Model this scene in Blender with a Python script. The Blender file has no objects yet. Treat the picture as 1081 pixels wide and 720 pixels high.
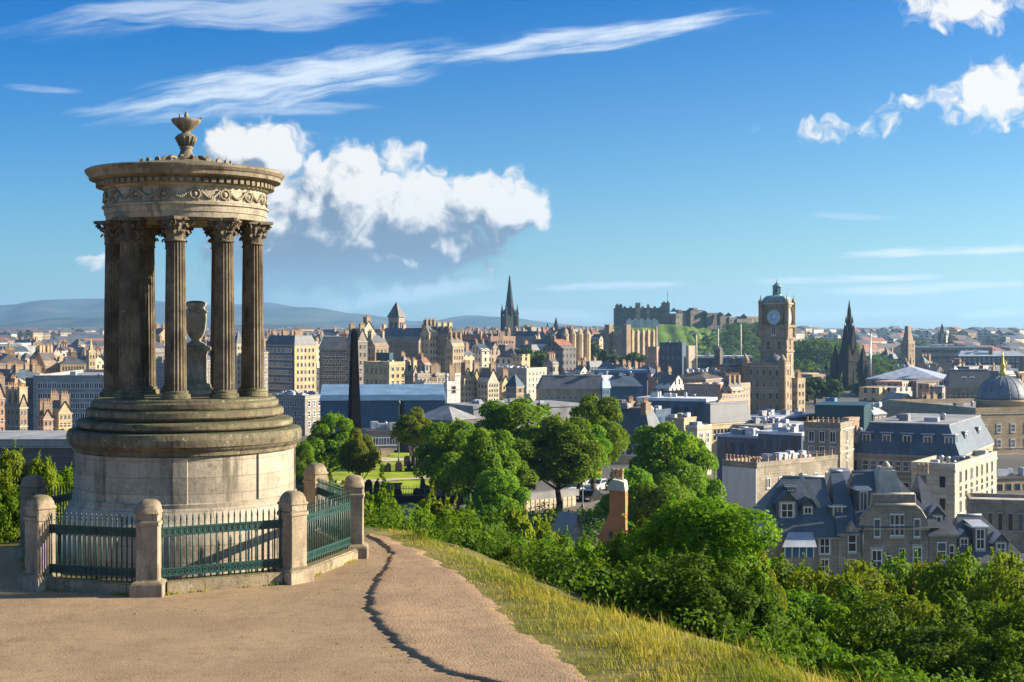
import bpy, bmesh, math, random
import numpy as np
from mathutils import Vector, Matrix

S = bpy.context.scene
COL = S.collection
R = math.radians
rnd = random.Random(7)

# ------------------------------------------------------------------ camera
F, CX, HY, CZ = 1501.4, 540.5, 348.0, 5.17      # focal length in photo pixels, image centre, horizon row, eye height
cam_d = bpy.data.cameras.new('camera'); cam = bpy.data.objects.new('camera', cam_d); COL.objects.link(cam)
cam.location = (0, 0, CZ); cam.rotation_euler = (R(90), 0, 0)
cam_d.sensor_width = 36; cam_d.lens = 50; cam_d.shift_y = -12 / 1081
cam_d.clip_start = 0.1; cam_d.clip_end = 60000
S.camera = cam

# ------------------------------------------------------------------ light and exposure
SUN_EL, SUN_AZ = 23.0, 85.0        # azimuth clockwise from the view direction (+Y)
vs = S.view_settings
vs.view_transform = 'Standard'; vs.look = 'None'; vs.gamma = 1.0; vs.use_curve_mapping = False
vs.exposure = 1.42
S.cycles.use_denoising = True
S.cycles.max_bounces = 6; S.cycles.volume_bounces = 1; S.cycles.transparent_max_bounces = 6
sun_d = bpy.data.lights.new('sun', 'SUN'); sun = bpy.data.objects.new('sun', sun_d); COL.objects.link(sun)
sun_d.energy = 5.0; sun_d.angle = R(0.5); sun_d.color = (1.0, 0.86, 0.66)
sd = Vector((math.sin(R(SUN_AZ)) * math.cos(R(SUN_EL)), math.cos(R(SUN_AZ)) * math.cos(R(SUN_EL)), math.sin(R(SUN_EL))))
sun.rotation_euler = sd.to_track_quat('Z', 'Y').to_euler()
sun.location = sd * 60

# ------------------------------------------------------------------ sky: Nishita air plus procedural clouds by direction
W = bpy.data.worlds.new('World'); S.world = W; W.use_nodes = True
wt = W.node_tree; wn = wt.nodes; wl = wt.links
wn.clear()
def put(node, i, v):
    if isinstance(v, bpy.types.NodeSocket): node.id_data.links.new(v, node.inputs[i])
    else: node.inputs[i].default_value = v
class NB:
    """tiny node-graph writer"""
    def __init__(s, tree): s.t = tree
    def n(s, typ, **kw):
        x = s.t.nodes.new(typ)
        for k, v in kw.items(): setattr(x, k, v)
        return x
    def m(s, op, a, b=0.0, c=None, clamp=False):
        x = s.n('ShaderNodeMath', operation=op, use_clamp=clamp); put(x, 0, a); put(x, 1, b)
        if c is not None: put(x, 2, c)
        return x.outputs[0]
    def v(s, op, a, b=(0, 0, 0)):
        x = s.n('ShaderNodeVectorMath', operation=op); put(x, 0, a); put(x, 1, b)
        return x.outputs['Value'] if op in ('LENGTH', 'DOT_PRODUCT') else x.outputs[0]
    def noise(s, vec, scale, detail=4, rough=0.55, dist=0.0, col=False, lac=2.0, dim='3D'):
        x = s.n('ShaderNodeTexNoise', noise_dimensions=dim); put(x, 'Vector', vec); put(x, 'Scale', scale); put(x, 'Detail', detail); put(x, 'Roughness', rough); put(x, 'Distortion', dist); put(x, 'Lacunarity', lac)
        return x.outputs['Color' if col else 'Fac']
    def ramp(s, v, a, b, c=0.0, d=1.0, smooth=True):
        x = s.n('ShaderNodeMapRange', interpolation_type='SMOOTHSTEP' if smooth else 'LINEAR')
        for i, k in zip(range(5), (v, a, b, c, d)): put(x, i, k)
        return x.outputs[0]
    def mix(s, f, a, b, blend='MIX'):
        x = s.n('ShaderNodeMix', data_type='RGBA', blend_type=blend)
        put(x, 0, f); put(x, 6, a); put(x, 7, b)
        return x.outputs[2]
    def xyz(s, a, b, c=0.0):
        x = s.n('ShaderNodeCombineXYZ'); put(x, 0, a); put(x, 1, b); put(x, 2, c); return x.outputs[0]
    def sep(s, v):
        x = s.n('ShaderNodeSeparateXYZ'); put(x, 0, v); return x.outputs
nb = NB(wt)
sky = nb.n('ShaderNodeTexSky', sky_type='NISHITA', sun_disc=False, sun_elevation=R(SUN_EL), sun_rotation=R(SUN_AZ))
sky.air_density = 1.0; sky.dust_density = 0.5; sky.ozone_density = 2.0
SKY_STRENGTH = 0.054
tc = nb.n('ShaderNodeTexCoord').outputs['Generated']
dx, dy, dz = nb.sep(tc)
yy = nb.m('MAXIMUM', dy, 0.05)
U = nb.m('MULTIPLY', nb.m('DIVIDE', dx, yy), 15.0)            # tangent of azimuth and elevation, in units of about 100 photo pixels
V = nb.m('MULTIPLY', nb.m('DIVIDE', dz, yy), 15.0)
P = nb.xyz(U, V)
front = nb.ramp(dy, 0.1, 0.4)
def uv(px, py): return ((px - CX) / 100.09, (HY - py) / 100.09)
def blobs(vec, L):
    d = None
    for (px, py, rx, ry, *wq) in L:
        c = uv(px, py)
        q = nb.v('MULTIPLY', nb.v('SUBTRACT', vec, (c[0], c[1], 0)), (100 / rx, 100 / ry, 0))
        e = nb.m('SUBTRACT', 1.0, nb.v('LENGTH', q))
        if wq: e = nb.m('MULTIPLY', e, wq[0])
        if d is None: d = e
        else: d = nb.m('SMOOTH_MAX', d, e, 0.12)
    return d
CUM = [(330, 225, 60, 40), (470, 258, 70, 32), (268, 162, 66, 42), (265, 210, 72, 70), (300, 252, 95, 66), (372, 208, 76, 62), (355, 258, 120, 56), (440, 232, 95, 62), (512, 218, 72, 46), (543, 226, 44, 26), (420, 275, 120, 34), (300, 288, 90, 28),
       (1052, 100, 72, 40, .62), (964, 108, 30, 15, .34), (1022, 3, 84, 30, .55), (427, 160, 34, 13, .33), (898, 134, 60, 12, .2), (100, 267, 26, 12, .33)]
def cumulus(vec, full=True):
    w = nb.v('SUBTRACT', nb.noise(vec, 2.4, 2, 0.6, col=True, dim='2D'), (0.5, 0.5, 0.5))
    pw = nb.v('ADD', vec, nb.v('MULTIPLY', w, (0.42, 0.42, 0)))
    d = blobs(pw, CUM if full else CUM[:12])
    vo = nb.n('ShaderNodeTexVoronoi', feature='F1', voronoi_dimensions='2D'); put(vo, 'Vector', pw); put(vo, 'Scale', 3.0)
    put(vo, 'Detail', 1.5 if full else 0.0); put(vo, 'Roughness', 0.6)
    puff = nb.m('SUBTRACT', 0.5, vo.outputs['Distance'])
    f = nb.m('SUBTRACT', nb.noise(pw, 4.2, 8 if full else 2, 0.66, dim='2D'), 0.5)
    return nb.m('ADD', nb.m('ADD', d, nb.m('MULTIPLY', puff, 0.34)), nb.m('MULTIPLY', f, 0.72))
d0 = cumulus(P)
d1 = cumulus(nb.v('ADD', P, (0.12, 0.11, 0)))
d2 = cumulus(nb.v('ADD', P, (0.30, 0.34, 0)), False)
c_alpha = nb.m('MULTIPLY', nb.ramp(d0, -0.10, 0.28), front)
soft = nb.m('SUBTRACT', nb.noise(P, 1.1, 3, 0.55, dim='2D'), 0.5)
fade = nb.ramp(V, uv(0, 310)[1], uv(0, 262)[1], 0.62, 1.0)                 # the flat base thins into the air
c_alpha = nb.m('MULTIPLY', c_alpha, fade)
lit = nb.m('ADD', nb.m('MULTIPLY', nb.m('SUBTRACT', d0, d1), 1.5), nb.m('MULTIPLY', nb.m('SUBTRACT', d0, d2), 0.9))
lit = nb.m('ADD', lit, nb.m('MULTIPLY', nb.m('SUBTRACT', 0.42, d0), 0.5))
soft2 = nb.m('SUBTRACT', nb.noise(P, 3.4, 5, 0.6, dim='2D'), 0.5)
lit = nb.m('ADD', lit, nb.m('ADD', nb.m('MULTIPLY', soft, 0.9), nb.m('MULTIPLY', soft2, 0.55)))
lit = nb.m('SUBTRACT', lit, nb.ramp(V, uv(0, 225)[1], uv(0, 272)[1], 0.0, 0.62))      # flat shaded base
lit = nb.ramp(lit, -0.62, 0.62)
c_col = nb.mix(lit, (0.075, 0.108, 0.150, 1), (0.365, 0.36, 0.35, 1))
# cirrus: long combed streaks
def band(x0, y0, x1, y1, hw, L, dens, seed, stretch=9.0):
    a = math.atan2(-(y1 - y0), x1 - x0)
    c = uv((x0 + x1) / 2, (y0 + y1) / 2); half = math.hypot(x1 - x0, y1 - y0) / 200
    q = nb.v('SUBTRACT', P, (c[0], c[1], 0))
    s = nb.v('DOT_PRODUCT', q, (math.cos(a), math.sin(a), 0))
    t = nb.v('DOT_PRODUCT', q, (-math.sin(a), math.cos(a), 0))
    if hw > 12:
        big = nb.m('SUBTRACT', nb.noise(nb.xyz(nb.m('ADD', nb.m('MULTIPLY', s, 0.5), seed), t), 1.3, 2, dim='2D'), 0.5)
        t2 = nb.m('ADD', t, nb.m('MULTIPLY', big, hw * 0.012))
    else: t2 = t
    e = nb.m('ADD', nb.m('POWER', nb.m('ABSOLUTE', nb.m('DIVIDE', s, half)), 2.0), nb.m('POWER', nb.m('ABSOLUTE', nb.m('DIVIDE', t2, hw / 100)), 2.0))
    fib = nb.noise(nb.xyz(nb.m('ADD', nb.m('MULTIPLY', s, L), seed * 7), nb.m('MULTIPLY', t2, L * stretch)), 1.0, 6 if hw > 12 else 3, 0.62, dim='2D')
    den = nb.m('SUBTRACT', nb.m('ADD', nb.m('MULTIPLY', nb.m('SUBTRACT', 1.0, e), 0.55), nb.m('MULTIPLY', fib, 1.5)), 0.75)
    den = nb.m('MULTIPLY', nb.ramp(den, 0.0, 0.75), nb.ramp(e, 0.2, 1.25, 1.0, 0.0))
    return nb.m('MULTIPLY', den, dens, clamp=True)
ci = None
for b in [(60, 125, 560, 48, 30, 0.8, 0.95, 1.0), (400, 72, 830, 10, 17, 0.8, 0.95, 2.5), (-20, 32, 500, -8, 26, 0.7, 0.62, 4.0), (180, 118, 420, 112, 9, 0.9, 0.5, 5.2),
          (850, 272, 1130, 260, 7, 0.9, 1.1, 6.1), (770, 299, 1010, 291, 6, 0.9, 1.1, 7.4), (800, 312, 1150, 299, 9, 0.8, 0.95, 8.8), (540, 306, 740, 299, 6, 0.9, 0.8, 9.3),
          (1000, 335, 1120, 323, 7, 0.9, 0.7, 10.7), (280, 322, 560, 296, 16, 0.7, 0.55, 11.3), (560, 335, 1100, 332, 9, 0.6, 0.45, 12.9), (700, 338, 420, 326, 10, 0.6, 0.5, 13.7), (0, 90, 90, 96, 6, 1.0, 0.4, 14.4), (840, 225, 960, 232, 5, 0.9, 0.25, 15.5)]:
    x = band(*b); ci = x if ci is None else nb.m('MAXIMUM', ci, x)
ci = nb.m('MULTIPLY', ci, front)
# the polarised deep blue of the upper air and the pale air over the horizon
el = nb.m('MULTIPLY', nb.m('ARCSINE', dz), 180 / math.pi)
deep = nb.ramp(nb.m('SUBTRACT', el, nb.m('MULTIPLY', dx, 6.0)), -1.0, 13.0, smooth=False)
tint = nb.mix(deep, (0.64, 0.93, 1.08, 1), (0.0, 0.42, 0.95, 1))
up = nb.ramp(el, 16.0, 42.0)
tint = nb.mix(up, tint, (1.6, 1.62, 1.65, 1))  # overhead sky, out of view, brightened as added fill to lift the shadows
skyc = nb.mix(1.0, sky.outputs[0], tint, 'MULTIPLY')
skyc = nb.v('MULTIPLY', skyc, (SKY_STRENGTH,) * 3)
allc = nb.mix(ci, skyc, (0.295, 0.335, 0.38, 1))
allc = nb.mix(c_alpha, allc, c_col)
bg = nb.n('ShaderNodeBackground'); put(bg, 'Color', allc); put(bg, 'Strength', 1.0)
wl.new(bg.outputs[0], nb.n('ShaderNodeOutputWorld').inputs[0])
W.cycles.sampling_method = 'MANUAL'; W.cycles.sample_map_resolution = 256

# ------------------------------------------------------------------ helpers
def tag(o, label=None, cat=None, group=None, kind=None):
    if label: o['label'] = label
    if cat: o['category'] = cat
    if group: o['group'] = group
    if kind: o['kind'] = kind
    return o
def empty(name, loc=(0, 0, 0), rz=0.0, label=None, cat=None, group=None):
    o = bpy.data.objects.new(name, None); COL.objects.link(o)
    o.location = loc; o.rotation_euler = (0, 0, rz); o.empty_display_size = 0.2
    return tag(o, label, cat, group)
def inst(name, mesh, parent=None, loc=(0, 0, 0), rz=0.0, scale=(1, 1, 1)):
    o = bpy.data.objects.new(name, mesh); COL.objects.link(o)
    o.location = loc; o.rotation_euler = (0, 0, rz); o.scale = scale
    if parent: o.parent = parent
    return o
def copy_tree(o, parent=None):
    c = o.copy(); COL.objects.link(c)
    if parent: c.parent = parent
    for ch in o.children: copy_tree(ch, c)
    return c
def XP(px, Y): return (px - CX) / F * Y
def ZP(py, Y): return CZ - (py - HY) / F * Y
class MB:
    def __init__(s): s.v = []; s.f = []; s.m = []; s.sm = []
    def poly(s, pts, mi=0, smooth=False):
        b = len(s.v); s.v += [tuple(p) for p in pts]; s.f.append(tuple(range(b, b + len(pts)))); s.m.append(mi); s.sm.append(smooth); return s
    def box(s, x0, x1, y0, y1, z0, z1, mi=0, top=None):
        b = len(s.v)
        s.v += [(x0, y0, z0), (x1, y0, z0), (x1, y1, z0), (x0, y1, z0), (x0, y0, z1), (x1, y0, z1), (x1, y1, z1), (x0, y1, z1)]
        for k, f in enumerate(((0, 3, 2, 1), (4, 5, 6, 7), (0, 1, 5, 4), (1, 2, 6, 5), (2, 3, 7, 6), (3, 0, 4, 7))):
            s.f.append(tuple(b + i for i in f)); s.m.append(top if (top is not None and k == 1) else mi); s.sm.append(False)
        return s
    def frustum(s, r0, r1, z0, z1, mi=0, top=None):     # rectangles (x0,x1,y0,y1)
        b = len(s.v)
        for (x0, x1, y0, y1), z in ((r0, z0), (r1, z1)): s.v += [(x0, y0, z), (x1, y0, z), (x1, y1, z), (x0, y1, z)]
        for k, f in enumerate(((0, 3, 2, 1), (4, 5, 6, 7), (0, 1, 5, 4), (1, 2, 6, 5), (2, 3, 7, 6), (3, 0, 4, 7))):
            s.f.append(tuple(b + i for i in f)); s.m.append(top if (top is not None and k == 1) else mi); s.sm.append(False)
        return s
    def rings(s, rings, mi=0, smooth=True, close=True, cap0=True, cap1=True):
        b = len(s.v); n = len(rings[0])
        for r in rings: s.v += [tuple(p) for p in r]
        for i in range(len(rings) - 1):
            for j in range(n if close else n - 1):
                k = (j + 1) % n
                s.f.append((b + i * n + j, b + i * n + k, b + (i + 1) * n + k, b + (i + 1) * n + j)); s.m.append(mi); s.sm.append(smooth)
        if cap0: s.f.append(tuple(b + j for j in reversed(range(n)))); s.m.append(mi); s.sm.append(False)
        if cap1: s.f.append(tuple(b + (len(rings) - 1) * n + j for j in range(n))); s.m.append(mi); s.sm.append(False)
        return s
    def lathe(s, prof, n=48, cx=0, cy=0, mi=0, smooth=True, cap0=True, cap1=True, a0=0.0):
        rs = [[(cx + r * math.cos(a0 + 2 * math.pi * j / n), cy + r * math.sin(a0 + 2 * math.pi * j / n), z) for j in range(n)] for r, z in prof]
        return s.rings(rs, mi, smooth, True, cap0, cap1)
    def tube(s, p0, p1, r0, r1=None, n=6, mi=0, smooth=True):
        r1 = r0 if r1 is None else r1
        p0 = Vector(p0); p1 = Vector(p1); d = (p1 - p0).normalized()
        a = d.orthogonal().normalized(); c = d.cross(a)
        rs = [[tuple(p + (a * math.cos(t) + c * math.sin(t)) * r) for t in [2 * math.pi * j / n for j in range(n)]] for p, r in ((p0, r0), (p1, r1))]
        return s.rings(rs, mi, smooth)
    def prism(s, pts, y0, y1, mi=0):                    # outline in XZ pushed along Y
        a = [(x, y0, z) for x, z in pts]; c = [(x, y1, z) for x, z in pts]; n = len(pts)
        s.poly(a, mi); s.poly(list(reversed(c)), mi)
        for i in range(n):
            j = (i + 1) % n; s.poly([a[j], a[i], c[i], c[j]], mi)
        return s
    def prismx(s, pts, x0, x1, mi=0):                   # outline in YZ pushed along X
        a = [(x0, y, z) for y, z in pts]; c = [(x1, y, z) for y, z in pts]; n = len(pts)
        s.poly(list(reversed(a)), mi); s.poly(c, mi)
        for i in range(n):
            j = (i + 1) % n; s.poly([a[i], a[j], c[j], c[i]], mi)
        return s
    def mesh(s, name, mats):
        me = bpy.data.meshes.new(name); me.from_pydata(s.v, [], s.f)
        for m in (mats if isinstance(mats, (list, tuple)) else [mats]): me.materials.append(m)
        me.polygons.foreach_set('material_index', s.m); me.polygons.foreach_set('use_smooth', s.sm)
        me.update(); return me
    def build(s, name, mats, parent=None, loc=(0, 0, 0), rz=0.0):
        return inst(name, s.mesh(name, mats), parent, loc, rz)

# ------------------------------------------------------------------ materials
MATS = {}
def new_mat(name):
    m = bpy.data.materials.new(name); m.use_nodes = True; t = m.node_tree
    bs = t.nodes['Principled BSDF']; MATS[name] = m
    return m, NB(t), bs
def rgba(c, k=1.0): return (c[0] * k, c[1] * k, c[2] * k, 1)
def stone(name, c, var=0.35, rough=0.85, scale=0.5, blocks=None, stain=0.35, staincol=(0.05, 0.045, 0.035), bump=0.0, moss=None, polar=None, lichen=0.0):
    m, b, bs = new_mat(name)
    co = b.n('ShaderNodeTexCoord').outputs['Object']
    oi = b.n('ShaderNodeObjectInfo').outputs['Random']
    cs = b.v('ADD', co, b.xyz(b.m('MULTIPLY', oi, 57.0), b.m('MULTIPLY', oi, 91.0), 0.0))
    n1 = b.noise(cs, scale, 5, 0.6); n2 = b.noise(cs, scale * 6, 4, 0.65)
    col = b.mix(b.ramp(n1, 0.3, 0.7), rgba(c, 1 - var), rgba(c, 1 + var * 0.6))
    col = b.mix(b.ramp(n2, 0.35, 0.75, 0, 0.5), col, rgba(c, 1 - var * 1.1))
    x, y, z = b.sep(co)
    if blocks:
        bw, bh, mort = blocks
        if polar: hx = b.m('MULTIPLY', b.m('ARCTAN2', y, x), polar)
        else: hx = b.m('ADD', x, y)
        br = b.n('ShaderNodeTexBrick'); put(br, 'Vector', b.xyz(hx, z))
        put(br, 'Scale', 1.0); put(br, 'Brick Width', bw); put(br, 'Row Height', bh); put(br, 'Mortar Size', mort); put(br, 'Bias', 0.0)
        put(br, 'Color1', (1, 1, 1, 1)); put(br, 'Color2', (0.72, 0.70, 0.68, 1)); put(br, 'Mortar', (0.42, 0.40, 0.37, 1))
        col = b.mix(0.8, col, br.outputs[0], 'MULTIPLY')
    if stain:
        st = b.noise(b.xyz(b.m('MULTIPLY', b.m('ADD', x, y), 1.0), b.m('MULTIPLY', b.m('SUBTRACT', y, x), 1.0), b.m('MULTIPLY', z, 0.22)), scale * 3.2, 5, 0.65)
        col = b.mix(b.ramp(st, 0.50, 0.74, 0, stain), col, rgba(staincol))
    if moss:
        nz = b.sep(b.n('ShaderNodeNewGeometry').outputs['Normal'])[2]
        mk = b.m('MULTIPLY', b.ramp(b.m('ADD', nz, b.m('MULTIPLY', n2, 0.8)), 0.55, 1.1), b.ramp(n1, 0.3, 0.62))
        col = b.mix(b.m('MULTIPLY', mk, 0.85), col, rgba(moss))
    if lichen:
        sp = b.noise(cs, 5.5, 6, 0.72); s2 = b.noise(cs, 17.0, 4, 0.7); s3 = b.noise(cs, 2.1, 5, 0.7)
        col = b.mix(b.ramp(s2, 0.52, 0.72, 0, lichen), col, rgba(c, 0.30))
        col = b.mix(b.ramp(s3, 0.54, 0.68, 0, lichen * .9), col, rgba(staincol))
        col = b.mix(b.ramp(sp, 0.60, 0.70, 0, lichen), col, (0.46, 0.43, 0.32, 1))
    put(bs, 'Base Color', col); put(bs, 'Roughness', rough); put(bs, 'Specular IOR Level', 0.25)
    if bump:
        bm_ = b.n('ShaderNodeBump'); put(bm_, 'Strength', 0.6); put(bm_, 'Distance', bump)
        put(bm_, 'Height', b.m('ADD', b.noise(co, scale * 14, 6, 0.7), b.m('MULTIPLY', n2, 0.7))); m.node_tree.links.new(bm_.outputs[0], bs.inputs['Normal'])
    return m
def plain(name, c, rough=0.6, metal=0.0, var=0.15, scale=2.0, spec=0.4):
    m, b, bs = new_mat(name)
    co = b.n('ShaderNodeTexCoord').outputs['Object']
    n1 = b.noise(co, scale, 5, 0.6)
    put(bs, 'Base Color', b.mix(b.ramp(n1, 0.3, 0.7), rgba(c, 1 - var), rgba(c, 1 + var))); put(bs, 'Roughness', rough); put(bs, 'Metallic', metal); put(bs, 'Specular IOR Level', spec)
    return m
def slate(name, c, seam=0.0, rough=0.55, course=0.28):
    m, b, bs = new_mat(name)
    co = b.n('ShaderNodeTexCoord').outputs['Object']; x, y, z = b.sep(co)
    n1 = b.noise(co, 0.35, 5, 0.6); n2 = b.noise(co, 3.0, 4, 0.7)
    col = b.mix(b.ramp(n1, 0.3, 0.7), rgba(c, 0.7), rgba(c, 1.3))
    col = b.mix(b.ramp(n2, 0.4, 0.75, 0, 0.6), col, rgba(c, 0.6))
    br = b.n('ShaderNodeTexBrick'); put(br, 'Vector', b.xyz(b.m('ADD', x, y), b.m('ADD', z, b.m('MULTIPLY', b.m('SUBTRACT', x, y), 0.001)))); put(br, 'Scale', 1.0)
    put(br, 'Brick Width', course * 1.3); put(br, 'Row Height', course); put(br, 'Mortar Size', 0.02); put(br, 'Color1', (1, 1, 1, 1)); put(br, 'Color2', (0.7, 0.72, 0.75, 1)); put(br, 'Mortar', (0.4, 0.4, 0.4, 1))
    col = b.mix(0.7, col, br.outputs[0], 'MULTIPLY')
    put(bs, 'Base Color', col); put(bs, 'Roughness', rough); put(bs, 'Specular IOR Level', 0.5)
    return m
def leafmat(name, c1, c2, c3, trans=0.42):
    m, b, bs = new_mat(name)
    isl = b.n('ShaderNodeNewGeometry').outputs['Random Per Island']
    oi = b.n('ShaderNodeObjectInfo').outputs['Random']
    co = b.n('ShaderNodeTexCoord').outputs['Object']
    n1 = b.noise(co, 0.7, 3, 0.6)
    col = b.mix(isl, rgba(c1), rgba(c2))
    col = b.mix(b.ramp(n1, 0.42, 0.66, 0, 0.8), col, rgba(c3))
    hs = b.n('ShaderNodeHueSaturation'); put(hs, 'Hue', b.m('ADD', 0.485, b.m('MULTIPLY', oi, 0.03))); put(hs, 'Value', b.m('ADD', 0.8, b.m('MULTIPLY', oi, 0.4))); put(hs, 'Color', col)
    col = hs.outputs[0]
    put(bs, 'Base Color', col); put(bs, 'Roughness', 0.62); put(bs, 'Specular IOR Level', 0.12)
    tr = b.n('ShaderNodeBsdfTranslucent'); put(tr, 'Color', b.mix(1.0, col, (1.5, 1.65, 0.7, 1), 'MULTIPLY'))
    mx = b.n('ShaderNodeMixShader'); put(mx, 0, trans)
    l = m.node_tree.links; l.new(bs.outputs[0], mx.inputs[1]); l.new(tr.outputs[0], mx.inputs[2])
    l.new(mx.outputs[0], m.node_tree.nodes['Material Output'].inputs[0])
    return m

M = {}
# hero stone
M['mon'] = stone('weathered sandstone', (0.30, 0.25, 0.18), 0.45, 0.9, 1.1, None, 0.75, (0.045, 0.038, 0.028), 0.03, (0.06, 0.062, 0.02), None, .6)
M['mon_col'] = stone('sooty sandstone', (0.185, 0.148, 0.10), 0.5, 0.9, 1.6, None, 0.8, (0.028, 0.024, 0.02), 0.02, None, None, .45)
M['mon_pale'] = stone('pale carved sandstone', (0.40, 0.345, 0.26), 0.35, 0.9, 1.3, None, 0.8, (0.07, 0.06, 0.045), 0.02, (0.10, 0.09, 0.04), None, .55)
M['mon_drum'] = stone('ashlar drum stone', (0.47, 0.405, 0.31), 0.25, 0.88, 0.8, (1.35, 0.345, 0.008), 0.85, (0.10, 0.085, 0.065), 0.016, None, 2.4, .6)
M['mon_step'] = stone('mossy step stone', (0.25, 0.21, 0.135), 0.45, 0.9, 1.0, (1.4, 3.0, 0.012), 0.8, (0.03, 0.036, 0.024), 0.05, (0.055, 0.07, 0.022), 2.4, .8)
M['post'] = stone('pink sandstone post', (0.37, 0.295, 0.205), 0.35, 0.9, 1.6, None, 0.7, (0.10, 0.08, 0.055), 0.012, (0.10, 0.085, 0.04), None, .5)
M['kerb'] = stone('kerb sandstone', (0.30, 0.245, 0.16), 0.35, 0.9, 1.4, (1.3, 0.9, 0.015), 0.7, (0.06, 0.055, 0.035), 0.02, (0.10, 0.10, 0.03), None, .6)
M['iron'] = plain('green painted iron', (0.012, 0.050, 0.043), 0.45, 0.0, 0.3, 6.0, 0.5)
# city walls
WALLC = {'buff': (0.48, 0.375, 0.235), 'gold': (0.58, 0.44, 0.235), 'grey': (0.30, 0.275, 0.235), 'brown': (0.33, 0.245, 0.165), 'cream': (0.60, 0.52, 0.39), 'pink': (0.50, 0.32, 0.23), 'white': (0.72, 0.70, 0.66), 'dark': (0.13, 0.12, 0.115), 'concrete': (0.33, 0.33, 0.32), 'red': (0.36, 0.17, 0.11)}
for k, c in WALLC.items():
    M[k] = stone('wall ' + k, c, 0.22, 0.88, 0.12, (1.9, 0.62, 0.03), 0.4, rgba(c, 0.35)[:3])
M['render_white'] = stone('white render', (0.62, 0.61, 0.59), 0.10, 0.8, 0.25, None, 0.3, (0.30, 0.29, 0.27))
M['house'] = stone('house sandstone', (0.37, 0.32, 0.245), 0.3, 0.88, 0.35, (0.85, 0.32, 0.016), 0.6, (0.08, 0.07, 0.055), 0.01, None, None, .35)
M['house_pale'] = stone('pale house stone', (0.45, 0.42, 0.37), 0.3, 0.88, 0.5, None, 0.5, (0.13, 0.12, 0.10), 0.02)
M['terracotta'] = stone('orange render', (0.46, 0.17, 0.075), 0.18, 0.85, 0.5, None, 0.4, (0.22, 0.08, 0.04))
M['slate'] = slate('slate roof', (0.09, 0.10, 0.115))
M['slate_blue'] = slate('blue slate roof', (0.075, 0.105, 0.14))
M['slate_brown'] = slate('brown slate roof', (0.12, 0.10, 0.085))
M['tile_red'] = slate('red tile roof', (0.33, 0.13, 0.07))
M['lead'] = plain('lead roof', (0.34, 0.37, 0.42), 0.45, 0.0, 0.2, 0.4)
M['felt'] = plain('grey felt roof', (0.23, 0.23, 0.235), 0.8, 0.0, 0.3, 0.3)
M['whiteroof'] = plain('white membrane roof', (0.62, 0.63, 0.64), 0.6, 0.0, 0.15, 0.3)
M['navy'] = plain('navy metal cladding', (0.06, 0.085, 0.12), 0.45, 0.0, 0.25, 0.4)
M['blue'] = plain('blue metal roof', (0.13, 0.22, 0.32), 0.45, 0.0, 0.2, 0.3)
M['bluewall'] = plain('blue clad wall', (0.035, 0.08, 0.13), 0.5, 0.0, 0.2, 0.3)
M['teal'] = plain('dark teal cladding', (0.018, 0.055, 0.065), 0.5, 0.0, 0.2, 0.4)
M['copper'] = plain('green copper', (0.16, 0.27, 0.25), 0.55, 0.0, 0.25, 0.6)
M['soot'] = stone('sooty gothic stone', (0.022, 0.019, 0.019), 0.4, 0.9, 0.3, None, 0.4, (0.02, 0.018, 0.016))
M['black'] = plain('black stone', (0.005, 0.005, 0.006), .95, 0, .3, .6, .02)
M['domeslate'] = slate('dome lead', (0.15, 0.17, 0.20), course=.6)
M['tan'] = stone('wall tan', (0.36, 0.275, 0.185), 0.3, 0.88, 0.12, (1.9, 0.62, 0.03), 0.55, (0.09, 0.075, 0.055))
M['spire'] = stone('spire stone', (0.05, 0.06, 0.06), 0.3, 0.9, 0.15, None, 0.3, (0.025, 0.03, 0.03))
M['pot'] = plain('clay chimney pot', (0.42, 0.25, 0.14), 0.8, 0, 0.3, 1.5)
M['frame'] = plain('white window paint', (0.72, 0.71, 0.68), 0.5, 0, 0.06)
M['sill'] = plain('dressed stone', (0.40, 0.35, 0.27), 0.85, 0, 0.2)
M['gold_leaf'] = plain('gilded finial', (0.75, 0.50, 0.08), 0.35, 0.3, 0.1)
M['metal'] = plain('galvanised metal', (0.42, 0.43, 0.45), 0.45, 0.6, 0.2)
M['tyre'] = plain('tyre rubber', (0.02, 0.02, 0.02), 0.8)
M['bark'] = plain('bark', (0.075, 0.055, 0.04), 0.9, 0, 0.4, 5.0)
M['pink_pole'] = plain('pink painted pole', (0.42, 0.27, 0.25), 0.6)
m, b, bs = new_mat('window glass'); M['glass'] = m
oi = b.n('ShaderNodeObjectInfo').outputs['Random']
put(bs, 'Base Color', b.mix(b.ramp(oi, 0.55, 1.0), (0.018, 0.022, 0.028, 1), (0.09, 0.11, 0.13, 1))); put(bs, 'Roughness', b.m('ADD', 0.06, b.m('MULTIPLY', oi, 0.15))); put(bs, 'Specular IOR Level', 0.6)
m, b, bs = new_mat('blue glass'); M['blueglass'] = m
put(bs, 'Base Color', (0.02, 0.10, 0.20, 1)); put(bs, 'Roughness', 0.15); put(bs, 'Specular IOR Level', 0.8)
M['leaf'] = leafmat('leaves', (0.055, 0.120, 0.007), (0.150, 0.240, 0.013), (0.18, 0.26, 0.015))
M['leaf_y'] = leafmat('yellow green leaves', (0.065, 0.105, 0.008), (0.19, 0.22, 0.016), (0.21, 0.24, 0.016))
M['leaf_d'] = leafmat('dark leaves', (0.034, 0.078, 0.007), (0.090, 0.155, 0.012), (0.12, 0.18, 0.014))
M['leaf_far'] = leafmat('far leaves', (0.028, 0.062, 0.020), (0.060, 0.100, 0.028), (0.075, 0.11, 0.03))
M['grass'] = leafmat('grass blades', (0.22, 0.205, 0.022), (0.42, 0.31, 0.065), (0.15, 0.20, 0.016), 0.3)

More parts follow.
